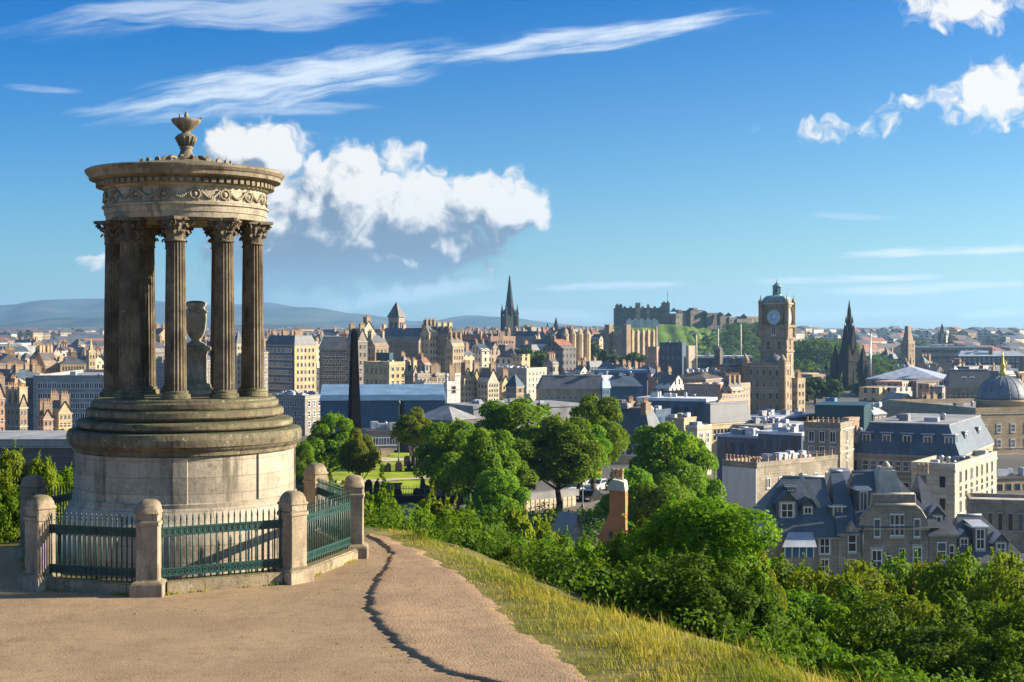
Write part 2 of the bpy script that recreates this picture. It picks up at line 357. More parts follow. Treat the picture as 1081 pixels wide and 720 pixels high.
# ------------------------------------------------------------------ terrain
EDGE = np.array([(-400, 60), (-60, 38), (-15, 33.6), (-12, 34.2), (-10.2, 37.0), (-6, 38.6), (-3.6, 36.6), (-2.6, 34.4), (-1.0, 30.3), (0.3, 27.0), (1.9, 24.5), (3.1, 22.2), (3.8, 20.7), (6.2, 15), (12, 4), (24, -14), (60, -80)], float)
def edge_dist(x, y):
    x = np.asarray(x, float); y = np.asarray(y, float)
    best = np.full(x.shape, 1e9); sign = np.ones(x.shape)
    for (ax, ay), (bx, by) in zip(EDGE[:-1], EDGE[1:]):
        ex, ey = bx - ax, by - ay; L2 = ex * ex + ey * ey
        t = np.clip(((x - ax) * ex + (y - ay) * ey) / L2, 0, 1)
        qx, qy = x - ax - t * ex, y - ay - t * ey
        d = np.hypot(qx, qy); cr = ex * (y - ay) - ey * (x - ax)
        upd = d < best - 1e-9; best = np.where(upd, d, best); sign = np.where(upd, np.where(cr > 0, 1.0, -1.0), sign)
    return best * sign
def sstep(a, b, t): t = np.clip((t - a) / (b - a), 0, 1); return t * t * (3 - 2 * t)
def ZG(x, y):
    x = np.asarray(x, float); y = np.asarray(y, float)
    d = edge_dist(x, y); dp = np.maximum(d, 0)
    h = -0.55 * (np.sqrt(dp * dp + 5) - math.sqrt(5)) * (1 - 0.25 * sstep(0, 40, dp))
    base = -14.0 - 7.5 * sstep(9, 24, x)
    base = base + (-24 - base) * sstep(215, 300, y)
    base = base + 12 * sstep(900, 2200, y)
    base = base + 3.0 * np.sin(x * 0.004 + 1.0) * np.sin(y * 0.0031) * sstep(500, 1200, y)
    k = 3.0
    z = np.maximum(h, base) + 0.5 * k * np.exp(-np.abs(h - base) / k) * 0.35 * (dp > 4)
    bumps = 0.05 * np.sin(x * 1.7 + np.sin(y * 1.1) * 1.3) * np.sin(y * 1.3 + 0.7) * sstep(-0.4, 2, d)
    return z + bumps
def zg(x, y): return float(ZG(x, y))
def grid_mesh(name, xs, ys, zf, mats, keep=None, uvz=0.0):
    X, Y = np.meshgrid(xs, ys); Z = zf(X, Y); nx, ny = len(xs), len(ys)
    v = np.stack([X, Y, Z], -1).reshape(-1, 3)
    i = np.arange(nx * ny).reshape(ny, nx)
    q = np.stack([i[:-1, :-1], i[:-1, 1:], i[1:, 1:], i[1:, :-1]], -1).reshape(-1, 4)
    if keep is not None:
        c = v[q].mean(1); q = q[keep(c[:, 0], c[:, 1])]
    me = bpy.data.meshes.new(name); me.vertices.add(len(v)); me.vertices.foreach_set('co', v.ravel())
    me.loops.add(len(q) * 4); me.loops.foreach_set('vertex_index', q.ravel())
    me.polygons.add(len(q)); me.polygons.foreach_set('loop_start', np.arange(len(q)) * 4); me.polygons.foreach_set('loop_total', np.full(len(q), 4))
    me.polygons.foreach_set('use_smooth', np.ones(len(q), bool))
    me.materials.append(mats); me.update(calc_edges=True); me.validate()
    return inst(name, me)
def ground_mat():
    m, b, bs = new_mat('hill ground')
    co = b.n('ShaderNodeTexCoord').outputs['Object']; x, y, z = b.sep(co)
    n1 = b.noise(co, 0.8, 6, 0.65); n2 = b.noise(co, 0.012, 5, 0.6); n3 = b.noise(co, 9.0, 4, 0.7)
    near = b.mix(b.ramp(n1, 0.35, 0.65), (0.10, 0.105, 0.022, 1), (0.20, 0.16, 0.06, 1))
    near = b.mix(b.ramp(n3, 0.4, 0.8, 0, 0.6), near, (0.07, 0.055, 0.03, 1))
    far = b.mix(b.ramp(n2, 0.40, 0.56), (0.055, 0.075, 0.030, 1), (0.11, 0.12, 0.055, 1))
    town = b.mix(b.ramp(n2, 0.4, 0.6), (0.10, 0.095, 0.085, 1), (0.16, 0.15, 0.13, 1))
    col = b.mix(b.ramp(y, 105, 150), near, town); col = b.mix(b.ramp(y, 900, 1600), col, far)
    put(bs, 'Base Color', col); put(bs, 'Roughness', 0.95); put(bs, 'Specular IOR Level', 0.1)
    return m
xs = np.unique(np.concatenate([np.linspace(-9000, -600, 24), np.linspace(-600, -80, 27), np.arange(-80, -20, 3), np.arange(-20, 40, 0.6), np.arange(40, 130, 3), np.linspace(130, 600, 24), np.linspace(600, 9000, 24)]))
ys = np.unique(np.concatenate([np.linspace(-300, 0, 7), np.arange(0, 60, 0.6), np.arange(60, 240, 3), np.linspace(240, 900, 34), np.linspace(900, 3000, 22), np.linspace(3000, 13000, 16)]))
tag(grid_mesh('ground', xs, ys, lambda x, y: ZG(x, y), ground_mat()), kind='structure')

def gpt(px, py, z=0.0):
    Y = (CZ - z) * F / (py - HY); return (XP(px, Y), Y)
CRACK = [gpt(*p) for p in [(388, 566), (398, 571.5), (413, 584), (410, 596), (391, 620), (388, 637), (394, 655), (411, 676), (440, 694), (472, 710), (520, 722), (600, 742), (720, 775)]]
DIRT_R = [gpt(*p) for p in [(391, 565), (412, 571), (448, 590), (486, 613), (512, 640), (552, 672), (590, 700), (622, 724), (680, 760), (800, 810)]]
def resample(pts, n, jit=0.0, seed=0):
    rr = random.Random(seed); P_ = [Vector(p) for p in pts]; L = [0]
    for a, c in zip(P_[:-1], P_[1:]): L.append(L[-1] + (c - a).length)
    out = []
    for k in range(n):
        s = L[-1] * k / (n - 1); i = max(j for j in range(len(L)) if L[j] <= s + 1e-9); i = min(i, len(P_) - 2)
        t = (s - L[i]) / (L[i + 1] - L[i])
        p0 = P_[max(i - 1, 0)]; p1 = P_[i]; p2 = P_[i + 1]; p3 = P_[min(i + 2, len(P_) - 1)]
        q = 0.5 * ((2 * p1) + (p2 - p0) * t + (2 * p0 - 5 * p1 + 4 * p2 - p3) * t * t + (3 * p1 - p0 - 3 * p2 + p3) * t ** 3)
        out.append((q.x + rr.gauss(0, jit), q.y + rr.gauss(0, jit)))
    return out
def path_mat(name, c, c2, bumpd):
    m, b, bs = new_mat(name)
    co = b.n('ShaderNodeTexCoord').outputs['Object']
    n1 = b.noise(co, 0.45, 6, 0.6); n2 = b.noise(co, 22.0, 5, 0.75); n3 = b.noise(co, 3.2, 5, 0.65)
    vo = b.n('ShaderNodeTexVoronoi'); put(vo, 'Vector', co); put(vo, 'Scale', 26.0)
    col = b.mix(b.ramp(n1, 0.35, 0.65), rgba(c), rgba(c2))
    col = b.mix(b.ramp(n3, 0.45, 0.75, 0, 0.55), col, rgba(c2, 0.75))
    n4 = b.noise(co, 1.3, 7, 0.7); col = b.mix(b.ramp(n4, 0.52, 0.62, 0, 0.35), col, rgba(c2, 0.62)); col = b.mix(b.ramp(n4, 0.30, 0.42, 0.35, 0), col, rgba(c, 1.3))
    col = b.mix(b.ramp(n2, 0.5, 0.75, 0, 0.6), col, rgba(c, 1.45))
    col = b.mix(b.ramp(n2, 0.25, 0.45, 0.55, 0), col, rgba(c, 0.45))
    put(bs, 'Base Color', col); put(bs, 'Roughness', 0.92); put(bs, 'Specular IOR Level', 0.15)
    bm_ = b.n('ShaderNodeBump'); put(bm_, 'Strength', 0.9); put(bm_, 'Distance', bumpd)
    put(bm_, 'Height', b.m('ADD', b.m('MULTIPLY', n2, 0.6), b.m('ADD', n3, b.m('MULTIPLY', vo.outputs['Distance'], -0.5)))); m.node_tree.links.new(bm_.outputs[0], bs.inputs['Normal'])
    return m
M['asphalt'] = path_mat('worn brown asphalt', (0.30, 0.212, 0.122), (0.235, 0.163, 0.097), 0.010)
M['dirt'] = path_mat('trodden dirt', (0.33, 0.225, 0.13), (0.25, 0.17, 0.105), 0.018)
NS = 240
ca = resample(CRACK, NS, 0.0, 3); cb = resample(DIRT_R, NS, 0.0, 5)
jr = random.Random(6); w0_ = [0.0] * NS; w1_ = [0.0] * NS
for i in range(1, NS): w0_[i] = w0_[i - 1] * .55 + jr.gauss(0, .030); w1_[i] = w1_[i - 1] * .8 + jr.gauss(0, .04)
ca = [(p[0] + d, p[1]) for p, d in zip(ca, w0_)]; cb = [(p[0] + d, p[1]) for p, d in zip(cb, w1_)]
crack_y = np.array([p[1] for p in ca][::-1]); crack_x = np.array([p[0] for p in ca][::-1]); dirt_x = np.interp(crack_y, np.array([p[1] for p in cb][::-1]), np.array([p[0] for p in cb][::-1]))
def keep_path(x, y):
    lim = np.interp(y, crack_y, 0.7 * crack_x + 0.3 * dirt_x)
    lim = np.where(y > crack_y[-1], -3.0, lim)
    return (edge_dist(x, y) < -0.4) & (x < lim)
tag(grid_mesh('path', np.arange(-34, 6, 0.2), np.arange(-12, 42, 0.2), lambda x, y: 0.012 + 0.008 * np.sin(x * 0.9 + 0.4 * y) * np.sin(y * 0.8) + 0 * x, M['asphalt'], keep_path), kind='structure')
mb = MB(); rr = random.Random(4); rows = []
for (ax, ay), (bx, by) in zip(ca, cb):
    row = [(ax - 0.012, ay, -0.02), (ax, ay, 0.035 + rr.gauss(0, 0.008))]
    for t in (0.08, 0.2, 0.35, 0.5, 0.65, 0.8, 0.92, 1.0):
        row.append((ax + (bx - ax) * t, ay + (by - ay) * t, 0.052 - 0.012 * t + 0.008 * math.sin(ay * 1.3 + t * 4)))
    row.append((bx + 0.25, by + 0.12, -0.03)); rows.append(row)
mb.rings(rows, 0, True, False, False, False)
tag(mb.build('dirt_path', M['dirt']), kind='structure')
# stones crumbled off the step
mb = MB(); rr = random.Random(12)
for k in range(700):
    i = rr.randrange(8, NS - 3); ax, ay = ca[i]; o = abs(rr.gauss(0, 0.4)) if rr.random() < 0.3 else rr.uniform(-2.2, 9)
    r = rr.uniform(0.004, 0.012) * (1.6 if rr.random() < 0.1 else 1); x = ax - o; z = 0.015 if o > 0 else 0.05
    pts = [(x + r * rr.uniform(.6, 1.2) * math.cos(t), ay + r * rr.uniform(.6, 1.2) * math.sin(t)) for t in [0.3 + 1.257 * j for j in range(5)]]
    mb.rings([[(p[0], p[1], z - 0.01) for p in pts], [(x + (p[0] - x) * 0.7, ay + (p[1] - ay) * 0.7, z + r * 0.9) for p in pts]], 0, False)
tag(mb.build('gravel', M['kerb']), kind='stuff')

# far hills, ridge upon ridge
def hill_mat(name, c1, c2):
    m, b, bs = new_mat(name); co = b.n('ShaderNodeTexCoord').outputs['Object']
    n = b.noise(co, 0.0022, 7, 0.62)
    put(bs, 'Base Color', b.mix(b.ramp(n, 0.38, 0.6), rgba(c1), rgba(c2))); put(bs, 'Roughness', 1.0); put(bs, 'Specular IOR Level', 0.0); return m
def ridge(name, prof, Y, depth, mat, rough, seed):
    pxs = np.array([p[0] for p in prof], float); pys = np.array([p[1] for p in prof], float)
    X = np.arange(pxs[0], pxs[-1], 5.0); H = np.interp(X, pxs, pys); rs = np.random.RandomState(seed)
    k = np.ones(7) / 7; H = np.convolve(np.pad(H, 3, 'edge'), k, 'valid')
    ph = rs.uniform(0, 6, 6)
    zt = CZ - (H - HY) / F * Y
    xw = (X - CX) / F * Y
    for i, f in enumerate((0.0011, 0.0023, 0.0047, 0.009)): zt = zt + rough * Y * 0.001 / (1 + i) * np.sin(xw * f * 9000 / Y + ph[i])
    T = np.linspace(0, 1, 22); V_ = []
    for t in T:
        prof_t = (math.sin(min(t / 0.62, 1) * math.pi / 2) ** 1.25) if t < 0.62 else math.cos((t - 0.62) / 0.38 * math.pi / 2)
        gul = 1 + 0.10 * np.sin(xw * 0.006 * 9000 / Y + 7 * t + ph[4]) * math.sin(math.pi * t) * (1 if t < 0.6 else 0) + 0.06 * np.sin(xw * 0.015 * 9000 / Y - 9 * t + ph[5]) * (1 if 0 < t < 0.6 else 0)
        V_.append([(a * (1 + (t - .62) * depth / Y), Y + (t - 0.62) * depth, -22 + (z_ + 22) * prof_t * g) for a, z_, g in zip(xw, zt, gul)])
    mb = MB(); mb.rings(V_, 0, True, False, False, False)
    return tag(mb.build(name, mat), kind='structure')
HM = hill_mat('moorland', (0.02, 0.038, 0.035), (0.075, 0.085, 0.06))
ridge('far_hills', [(-140, 338), (-60, 330), (0, 327), (25, 318), (60, 316), (115, 315), (165, 319), (215, 322), (285, 321), (312, 325), (350, 331), (372, 330), (400, 334), (440, 340), (500, 335), (515, 334), (560, 338), (620, 345), (700, 350)], 9000, 3600, HM, 0.10, 3)
ridge('near_hills', [(-140, 346), (0, 343), (40, 338), (120, 336), (170, 342), (240, 345), (330, 341), (380, 343), (420, 347), (600, 352)], 6200, 2600, HM, 0.12, 8)
ridge('low_hills', [(720, 352), (800, 350), (860, 347), (920, 349), (1000, 351), (1060, 348.5), (1150, 349), (1300, 351)], 9500, 3000, HM, 0.05, 12)

# the air
hb = MB(); hb.box(-8900, 8900, -280, 12800, -62, 285)
m = bpy.data.materials.new('haze'); m.use_nodes = True; t = m.node_tree; t.nodes.clear()
pv = t.nodes.new('ShaderNodeVolumePrincipled'); ou = t.nodes.new('ShaderNodeOutputMaterial'); t.links.new(pv.outputs[0], ou.inputs['Volume'])
pv.inputs['Color'].default_value = (0.36, 0.65, 1.0, 1); pv.inputs['Density'].default_value = 0.8e-4; pv.inputs['Anisotropy'].default_value = 0.3
HAZE = tag(hb.build('haze', m), kind='stuff')

# ------------------------------------------------------------------ the round monument
MX, MY = -7.33, 32.0
VIEW = math.atan2(-MY, -MX)                    # direction from the monument towards the camera
mon = empty('monument', (MX, MY, 0), 0, 'weathered round stone rotunda with fluted columns on a stepped drum, inside the green railings', 'monument')
MB().lathe([(2.68, 0), (2.68, 0.98), (2.70, 1.0), (2.70, 1.09), (2.64, 1.15), (2.52, 1.36), (2.46, 1.44), (2.46, 1.52), (2.40, 1.54)], 144, smooth=False).build('plinth', M['mon_drum'], mon)
dr = MB().lathe([(2.395, 1.5), (2.395, 2.62)], 144, smooth=False).build('drum', M['mon_drum'], mon)
for k in range(8):                                 # shallow pilaster strips of the drum
    a = VIEW + R(-48 + 45 * k)
    p = MB()
    rs = [[(2.39 * math.cos(a + d), 2.39 * math.sin(a + d), z) for z in (1.54, 2.5)] for d in (-0.065, 0.065)]
    ro = [[(2.435 * math.cos(a + d), 2.435 * math.sin(a + d), z) for z in (1.54, 2.5)] for d in (-0.06, 0.06)]
    p.poly([ro[0][0], ro[1][0], ro[1][1], ro[0][1]]); p.poly([rs[0][0], ro[0][0], ro[0][1], rs[0][1]]); p.poly([ro[1][0], rs[1][0], rs[1][1], ro[1][1]]); p.poly([ro[0][1], ro[1][1], rs[1][1], rs[0][1]]); p.poly([ro[0][0], rs[0][0], rs[1][0], ro[1][0]])
    p.build('pilaster_strip', M['mon_drum'], dr)
def step(z0, z1, r0, r1):
    h = z1 - z0
    MB().lathe([(r0 - .12, z0), (r0 - .10, z0 + .05), (r0 - .01, z0 + .06), (r0 + .015, z0 + .09), (r0 + .015, z0 + h - .07), (r0 - .01, z0 + h - .035), (r1, z1 - .03), (r1 - .3, z1)], 144, smooth=False).build('step', M['mon_step'], mon)
MB().lathe([(2.40, 2.50), (2.46, 2.53), (2.46, 2.60), (2.52, 2.66), (2.54, 2.70), (2.57, 2.72), (2.58, 2.86), (2.56, 2.92), (2.54, 2.97), (2.30, 3.0)], 144, smooth=False).build('drum_cornice', M['mon_step'], mon)
step(2.98, 3.22, 2.36, 2.28); step(3.21, 3.47, 2.15, 2.08)
MB().lathe([(2.03, 3.46), (2.05, 3.50), (2.05, 3.58), (1.99, 3.62), (1.98, 3.655), (1.9, 3.68)], 144, smooth=False).build('stylobate', M['mon_step'], mon)
# columns
def fluted(r0, r1, z0, z1):
    mb = MB(); NF = 20; n = NF * 4; rs = []
    for k in range(9):
        t = k / 8; r = r0 + (r1 - r0) * (t ** 1.4)
        rs.append([((r - (0.0, 0.017, 0.024, 0.017)[j % 4]) * math.cos(2 * math.pi * j / n), (r - (0.0, 0.017, 0.024, 0.017)[j % 4]) * math.sin(2 * math.pi * j / n), z0 + (z1 - z0) * t) for j in range(n)])
    return mb.rings(rs, 0, False).mesh('column', M['mon_col'])
CB, CT = 3.68, 7.58                                # column foot and capital top
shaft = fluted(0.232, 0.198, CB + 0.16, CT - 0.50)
basem = MB().lathe([(0.315, 0), (0.315, .06), (0.30, .062), (0.312, .085), (0.30, .115), (0.262, .125), (0.255, .14), (0.275, .155), (0.262, .18), (0.24, .19)], 40).mesh('column_base', M['mon_step'])
cap = MB(); cap.lathe([(0.215, -.02), (0.225, 0), (0.215, .02), (0.195, .03), (0.20, .25), (0.235, .38), (0.27, .42)], 24)
def acanthus(a, z0, h, r0, out, w):
    rows = []
    for k in range(6):
        t = k / 5; z = z0 + h * (math.sin(t * 1.9) / math.sin(1.9) if t < .83 else 1.02 - (t - .83) * 1.6)
        r = r0 + 0.012 + out * t ** 2.4; ww = w * (0.85 + 0.5 * math.sin(t * math.pi)) * (1 - t * .35)
        rows.append([(r * math.cos(a) - s * ww * math.sin(a) - abs(s) * .03 * math.cos(a), r * math.sin(a) + s * ww * math.cos(a) - abs(s) * .03 * math.sin(a), z - abs(s) * .015 * (k % 2 * 2)) for s in (-1, -.5, 0, .5, 1)])
    cap.rings(rows, 0, False, False, False, False)
for k in range(8): acanthus(k * math.pi / 4, 0.02, .19, .20, .095, .07)
for k in range(8): acanthus((k + .5) * math.pi / 4, 0.12, .23, .205, .12, .065)
for k in range(4):
    a = math.pi / 4 + k * math.pi / 2
    for s in (-1, 1):
        pts = []
        for j in range(13):
            t = j / 12 * 2.6 * math.pi; rr_ = 0.062 * (1 - j / 14)
            pts.append(Vector(((.335 + rr_ * math.cos(t)) * math.cos(a) - s * .035 * math.sin(a), (.335 + rr_ * math.cos(t)) * math.sin(a) + s * .035 * math.cos(a), .365 + rr_ * math.sin(t))))
        for p, q in zip(pts[:-1], pts[1:]): cap.tube(p, q, .02, .019, 5)
    cap.tube((.21 * math.cos(a), .21 * math.sin(a), .24), (.37 * math.cos(a), .37 * math.sin(a), .42), .022, .03, 5)
    b2 = k * math.pi / 2; cap.lathe([(0.001, .405), (.035, .42), (.035, .475), (.001, .49)], 8, .30 * math.cos(b2), .30 * math.sin(b2))
ab = []
for k in range(4):
    a = math.pi / 4 + k * math.pi / 2
    ab.append((.435 * math.cos(a - .07), .435 * math.sin(a - .07))); ab.append((.435 * math.cos(a + .07), .435 * math.sin(a + .07)))
    for t in (.25, .5, .75):
        aa = a + math.pi / 2 * t; rr_ = .435 - .145 * math.sin(math.pi * t) ** .8; ab.append((rr_ * math.cos(aa), rr_ * math.sin(aa)))
cap.rings([[(x, y, .43) for x, y in ab], [(x * 1.03, y * 1.03, .47) for x, y in ab], [(x * 1.03, y * 1.03, .50) for x, y in ab]], 0, False)
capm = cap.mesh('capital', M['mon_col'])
RC = 1.56
for psi in (-8, 31, 71, 110, 150, -170, -144, -91, -50):
    a = VIEW - R(-psi)
    loc = (RC * math.cos(a), RC * math.sin(a), 0)
    c = inst('column', shaft, mon, loc, a)
    inst('column_base', basem, c, (0, 0, CB - 0.005)); inst('capital', capm, c, (0, 0, CT - 0.50), math.pi / 4)
# entablature
E0 = CT
ent = MB().lathe([(1.36, E0), (1.74, E0), (1.755, E0 + .12), (1.775, E0 + .125), (1.79, E0 + .25), (1.83, E0 + .27), (1.83, E0 + .31), (1.765, E0 + .33), (1.76, E0 + .66), (1.81, E0 + .68), (1.84, E0 + .72), (1.36, E0 + .73)], 144, smooth=False).build('entablature', M['mon_pale'], mon)
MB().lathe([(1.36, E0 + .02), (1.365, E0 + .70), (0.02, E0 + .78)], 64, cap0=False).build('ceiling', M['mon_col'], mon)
cor = MB().lathe([(1.80, E0 + .70), (1.88, E0 + .73), (1.88, E0 + .83), (1.93, E0 + .86), (2.10, E0 + .90), (2.115, E0 + .98), (2.14, E0 + .995), (2.19, E0 + 1.06), (2.195, E0 + 1.10), (2.13, E0 + 1.13), (1.4, E0 + 1.19)], 144, smooth=False)
for k in range(72):
    a = 2 * math.pi * k / 72; c, s = math.cos(a), math.sin(a)
    pts = [(1.865, -.05), (1.955, -.05), (1.955, .05), (1.865, .05)]
    cor.rings([[(r * c - t * s, r * s + t * c, z) for r, t in pts] for z in (E0 + .735, E0 + .825)], 0, False)
cor.build('cornice', M['mon'], mon)
med = MB()
for j in range(28):
    t = 2 * math.pi * j / 28; t2 = 2 * math.pi * (j + 1) / 28
    med.tube((0.02, .105 * math.cos(t), .105 * math.sin(t)), (0.02, .105 * math.cos(t2), .105 * math.sin(t2)), .026, .022, 6)
med.rings([[(x, r * math.cos(t), r * math.sin(t)) for t in [2 * math.pi * j / 16 for j in range(16)]] for r, x in ((.07, .0), (.062, .02), (.03, .035), (.012, .05))], 0, True)
medm = med.mesh('wreath', M['mon_pale'])
sw = MB(); prev = None
for j in range(13):
    t = j / 12; aa = (t - .5) * 2 * math.pi / 17 * .66
    p = Vector((1.785 * math.cos(aa) - 1.762, 1.785 * math.sin(aa), .07 - .15 * math.sin(math.pi * t)))
    if prev: sw.tube(prev, p, .020 + .014 * math.sin(math.pi * t), None, 6)
    prev = p
sw.tube((.02, -.19, .09), (.02, -.2, -.12), .018, .01, 5); sw.tube((.02, .19, .09), (.02, .2, -.12), .018, .01, 5)
swm = sw.mesh('garland', M['mon_pale'])
for k in range(17):
    a = VIEW + R(6) + 2 * math.pi * k / 17
    inst('wreath', medm, ent, (1.762 * math.cos(a), 1.762 * math.sin(a), E0 + .495), a)
    a += math.pi / 17; inst('garland', swm, ent, (1.762 * math.cos(a), 1.762 * math.sin(a), E0 + .50), a)
rf = MB(); nr = 96
prof = [(2.06, E0 + 1.12), (1.7, E0 + 1.18), (1.3, E0 + 1.245), (.9, E0 + 1.31), (.55, E0 + 1.365), (.34, E0 + 1.40)]
roof = rf.lathe(prof, 96).build('roof', M['mon'], mon)
out = [(-.055, 0), (-.07, .05), (-.045, .09), (0, .115), (.045, .09), (.07, .05), (.055, 0)]
antm = MB().prismx([(y_, z_) for y_, z_ in out], -.025, .025).mesh('antefix', M['mon'])
for k in range(22):
    a = 2 * math.pi * k / 22; inst('antefix', antm, roof, (1.0 * math.cos(a), 1.0 * math.sin(a), E0 + 1.27), a)
sc = MB(); pts = [Vector((.62 - .05 * q_, 0, E0 + 1.34 + .07 * math.sin(q_ * .5) + q_ * .01)) for q_ in range(8)]
sc.rings([[(p.x, (.05 - .001 * i) * math.cos(t_), p.z + (.05 - .001 * i) * math.sin(t_)) for t_ in [2 * math.pi * j / 6 for j in range(6)]] for i, p in enumerate(pts)])
scm = sc.mesh('scroll', M['mon'])
for k in range(12): inst('scroll', scm, roof, (0, 0, 0), 2 * math.pi * k / 12)
Z0 = E0 + 1.38
fin = MB().lathe([(.30, Z0), (.30, Z0 + .05), (.20, Z0 + .10), (.15, Z0 + .20), (.13, Z0 + .27), (.16, Z0 + .30), (.16, Z0 + .33), (.13, Z0 + .35), (.15, Z0 + .40), (.22, Z0 + .52), (.235, Z0 + .58), (.20, Z0 + .62), (.10, Z0 + .66), (.10, Z0 + .70), (.16, Z0 + .74), (.24, Z0 + .82), (.32, Z0 + .90), (.345, Z0 + .95), (.345, Z0 + .985), (.26, Z0 + 1.0), (.10, Z0 + .99), (.05, Z0 + 1.02), (.045, Z0 + 1.12), (.02, Z0 + 1.17)], 32)
for k in range(12):
    a = 2 * math.pi * k / 12
    fin.tube((.15 * math.cos(a), .15 * math.sin(a), Z0 + .36), (.245 * math.cos(a), .245 * math.sin(a), Z0 + .57), .025, .035, 5)
for k in range(3):
    a = 2 * math.pi * k / 3 + .3; fin.tube((.31 * math.cos(a), .31 * math.sin(a), Z0 + .98), (.36 * math.cos(a), .36 * math.sin(a), Z0 + 1.06), .03, .015, 5)
fo = fin.build('roof_urn', M['mon'], mon, (0, 0, Z0 * .05)); fo.scale = (.95, .95, .95)
# the urn inside
ur = empty('urn', (MX + .22, MY, 3.68), 0, 'stone urn on a round pedestal standing inside the columned rotunda', 'urn')
MB().lathe([(.44, 0), (.44, .14), (.36, .17), (.33, .22), (.33, .26), (.25, .29), (.245, .94), (.27, .97), (.27, 1.0), (.335, 1.03), (.335, 1.10), (.24, 1.13)], 32).build('pedestal', M['mon_pale'], ur)
u2 = MB().lathe([(.22, 1.13), (.22, 1.17), (.12, 1.22), (.10, 1.27), (.14, 1.31), (.19, 1.40), (.225, 1.55), (.24, 1.72), (.235, 1.86), (.20, 1.95), (.19, 1.99), (.225, 2.03), (.235, 2.08), (.19, 2.12), (.10, 2.14)], 32)
for k in range(8):
    a = 2 * math.pi * k / 8 + .2; u2.tube((.22 * math.cos(a), .22 * math.sin(a), 1.93), (.245 * math.cos(a + .35), .245 * math.sin(a + .35), 1.87), .03, .025, 5)
u2.build('vase', M['mon_pale'], ur)

# ------------------------------------------------------------------ the railed enclosure
fen = empty('railing', (MX, MY, 0), 0, 'octagonal green iron railing with pink stone posts round the monument', 'fence')
PA = [(-86, 3.75), (-41, 3.75), (4, 3.75), (49, 3.75), (94, 3.75), (139, 3.75), (175, 3.58), (-124, 3.75)]
PP = [(r * math.cos(R(a)), 1.15 * r * math.sin(R(a))) for a, r in PA]
po = MB()
def sq(h, ch): return [(-h + ch, -h), (h - ch, -h), (h, -h + ch), (h, h - ch), (h - ch, h), (-h + ch, h), (-h, h - ch), (-h, -h + ch)]
po.rings([[(x, y, z) for x, y in sq(h, c)] for h, c, z in ((.32, .02, -.05), (.32, .02, .24), (.30, .03, .28), (.235, .02, .31), (.215, .02, .33), (.215, .02, 1.36), (.24, .02, 1.38), (.24, .02, 1.44), (.215, .02, 1.47), (.215, .02, 1.60))], 0, False)
po.rings([[(x, y, z) for x, y in sq(h, c)] for h, c, z in ((.23, .02, 1.592), (.235, .02, 1.63), (.22, .05, 1.66), (.215, .07, 1.73), (.19, .08, 1.80), (.14, .065, 1.845), (.08, .03, 1.865))], 0, True)
pom = po.mesh('stone_post', M['post'])
for i, (x, y) in enumerate(PP): inst('stone_post', pom, fen, (x, y, 0), R(PA[i][0]))
for i in range(8):
    a = Vector(PP[i]); c = Vector(PP[(i + 1) % 8])
    d = (c - a); L = d.length; rz = math.atan2(d.y, d.x); mid = (a + c) / 2
    MB().box(-L / 2 + .30, L / 2 - .30, -.22, .22, -.05, .22).box(-L / 2 + .31, L / 2 - .31, -.19, .19, .215, .25).build('kerb_stone', M['kerb'], fen, (mid.x, mid.y, 0), rz)
    pan = empty('railing_panel', (mid.x, mid.y, 0), rz); pan.parent = fen
    h = L / 2 - .205
    for nm, z0 in (('lower_rail', .33), ('upper_rail', 1.12)):
        q = MB().box(-h, h, -.022, .022, z0, z0 + .035).box(-h, h, -.022, .022, z0 + .14, z0 + .175).box(-h, h, -.006, .006, z0 + .03, z0 + .145)
        nn = int(L / .14)
        for k in range(nn):
            x = -h + (k + .5) * 2 * h / nn
            for s in (-1, 1): q.rings([[(x + r * math.cos(t), s * yy_, z0 + .0875 + r * math.sin(t)) for t in [2 * math.pi * j / 8 for j in range(8)]] for r, yy_ in ((.052, .005), (.05, .016), (.028, .016), (.026, .007))], 0, False)
        q.build(nm, M['iron'], pan)
    q = MB(); nn = max(8, int(L / .135))
    for k in range(nn):
        x = -h + (k + .5) * 2 * h / nn
        q.tube((x, 0, .20), (x, 0, 1.42), .0165, .0155, 6); q.tube((x, 0, 1.42), (x, 0, 1.47), .021, .016, 6); q.tube((x, 0, 1.47), (x, 0, 1.56), .016, .002, 6)
    q.build('bar_grille', M['iron'], pan)

# ------------------------------------------------------------------ building kit
def win_mesh(name, frame, pane, bars=(1, 1), sill=True, surround=None, depth=0.07):
    """unit window in x 0..1, z 0..1, outward = -y"""
    mb = MB(); t = .09
    mb.box(0, 1, -.012, .02, 0, 1, 1)
    mb.box(0, t, -depth, -.013, 0, 1).box(1 - t, 1, -depth, -.013, 0, 1).box(t, 1 - t, -depth, -.013, 1 - t * .7, 1).box(t, 1 - t, -depth, -.013, 0, t * .7)
    for i in range(1, bars[0] + 1): x = i / (bars[0] + 1); mb.box(x - .035, x + .035, -.04, -.013, t * .7, 1 - t * .7)
    for i in range(1, bars[1] + 1): z = i / (bars[1] + 1); mb.box(t, 1 - t, -.045, -.014, z - .025, z + .025)
    if sill: mb.box(-.1, 1.1, -depth - .06, .01, -.09, -.005, 2)
    if surround: mb.box(-.14, -.003, -.05, .01, 0, 1.12, 2).box(1.003, 1.14, -.05, .01, 0, 1.12, 2).box(-.003, 1.003, -.05, .01, 1.003, 1.12, 2)
    return mb.mesh(name, [frame, pane, M['sill']])
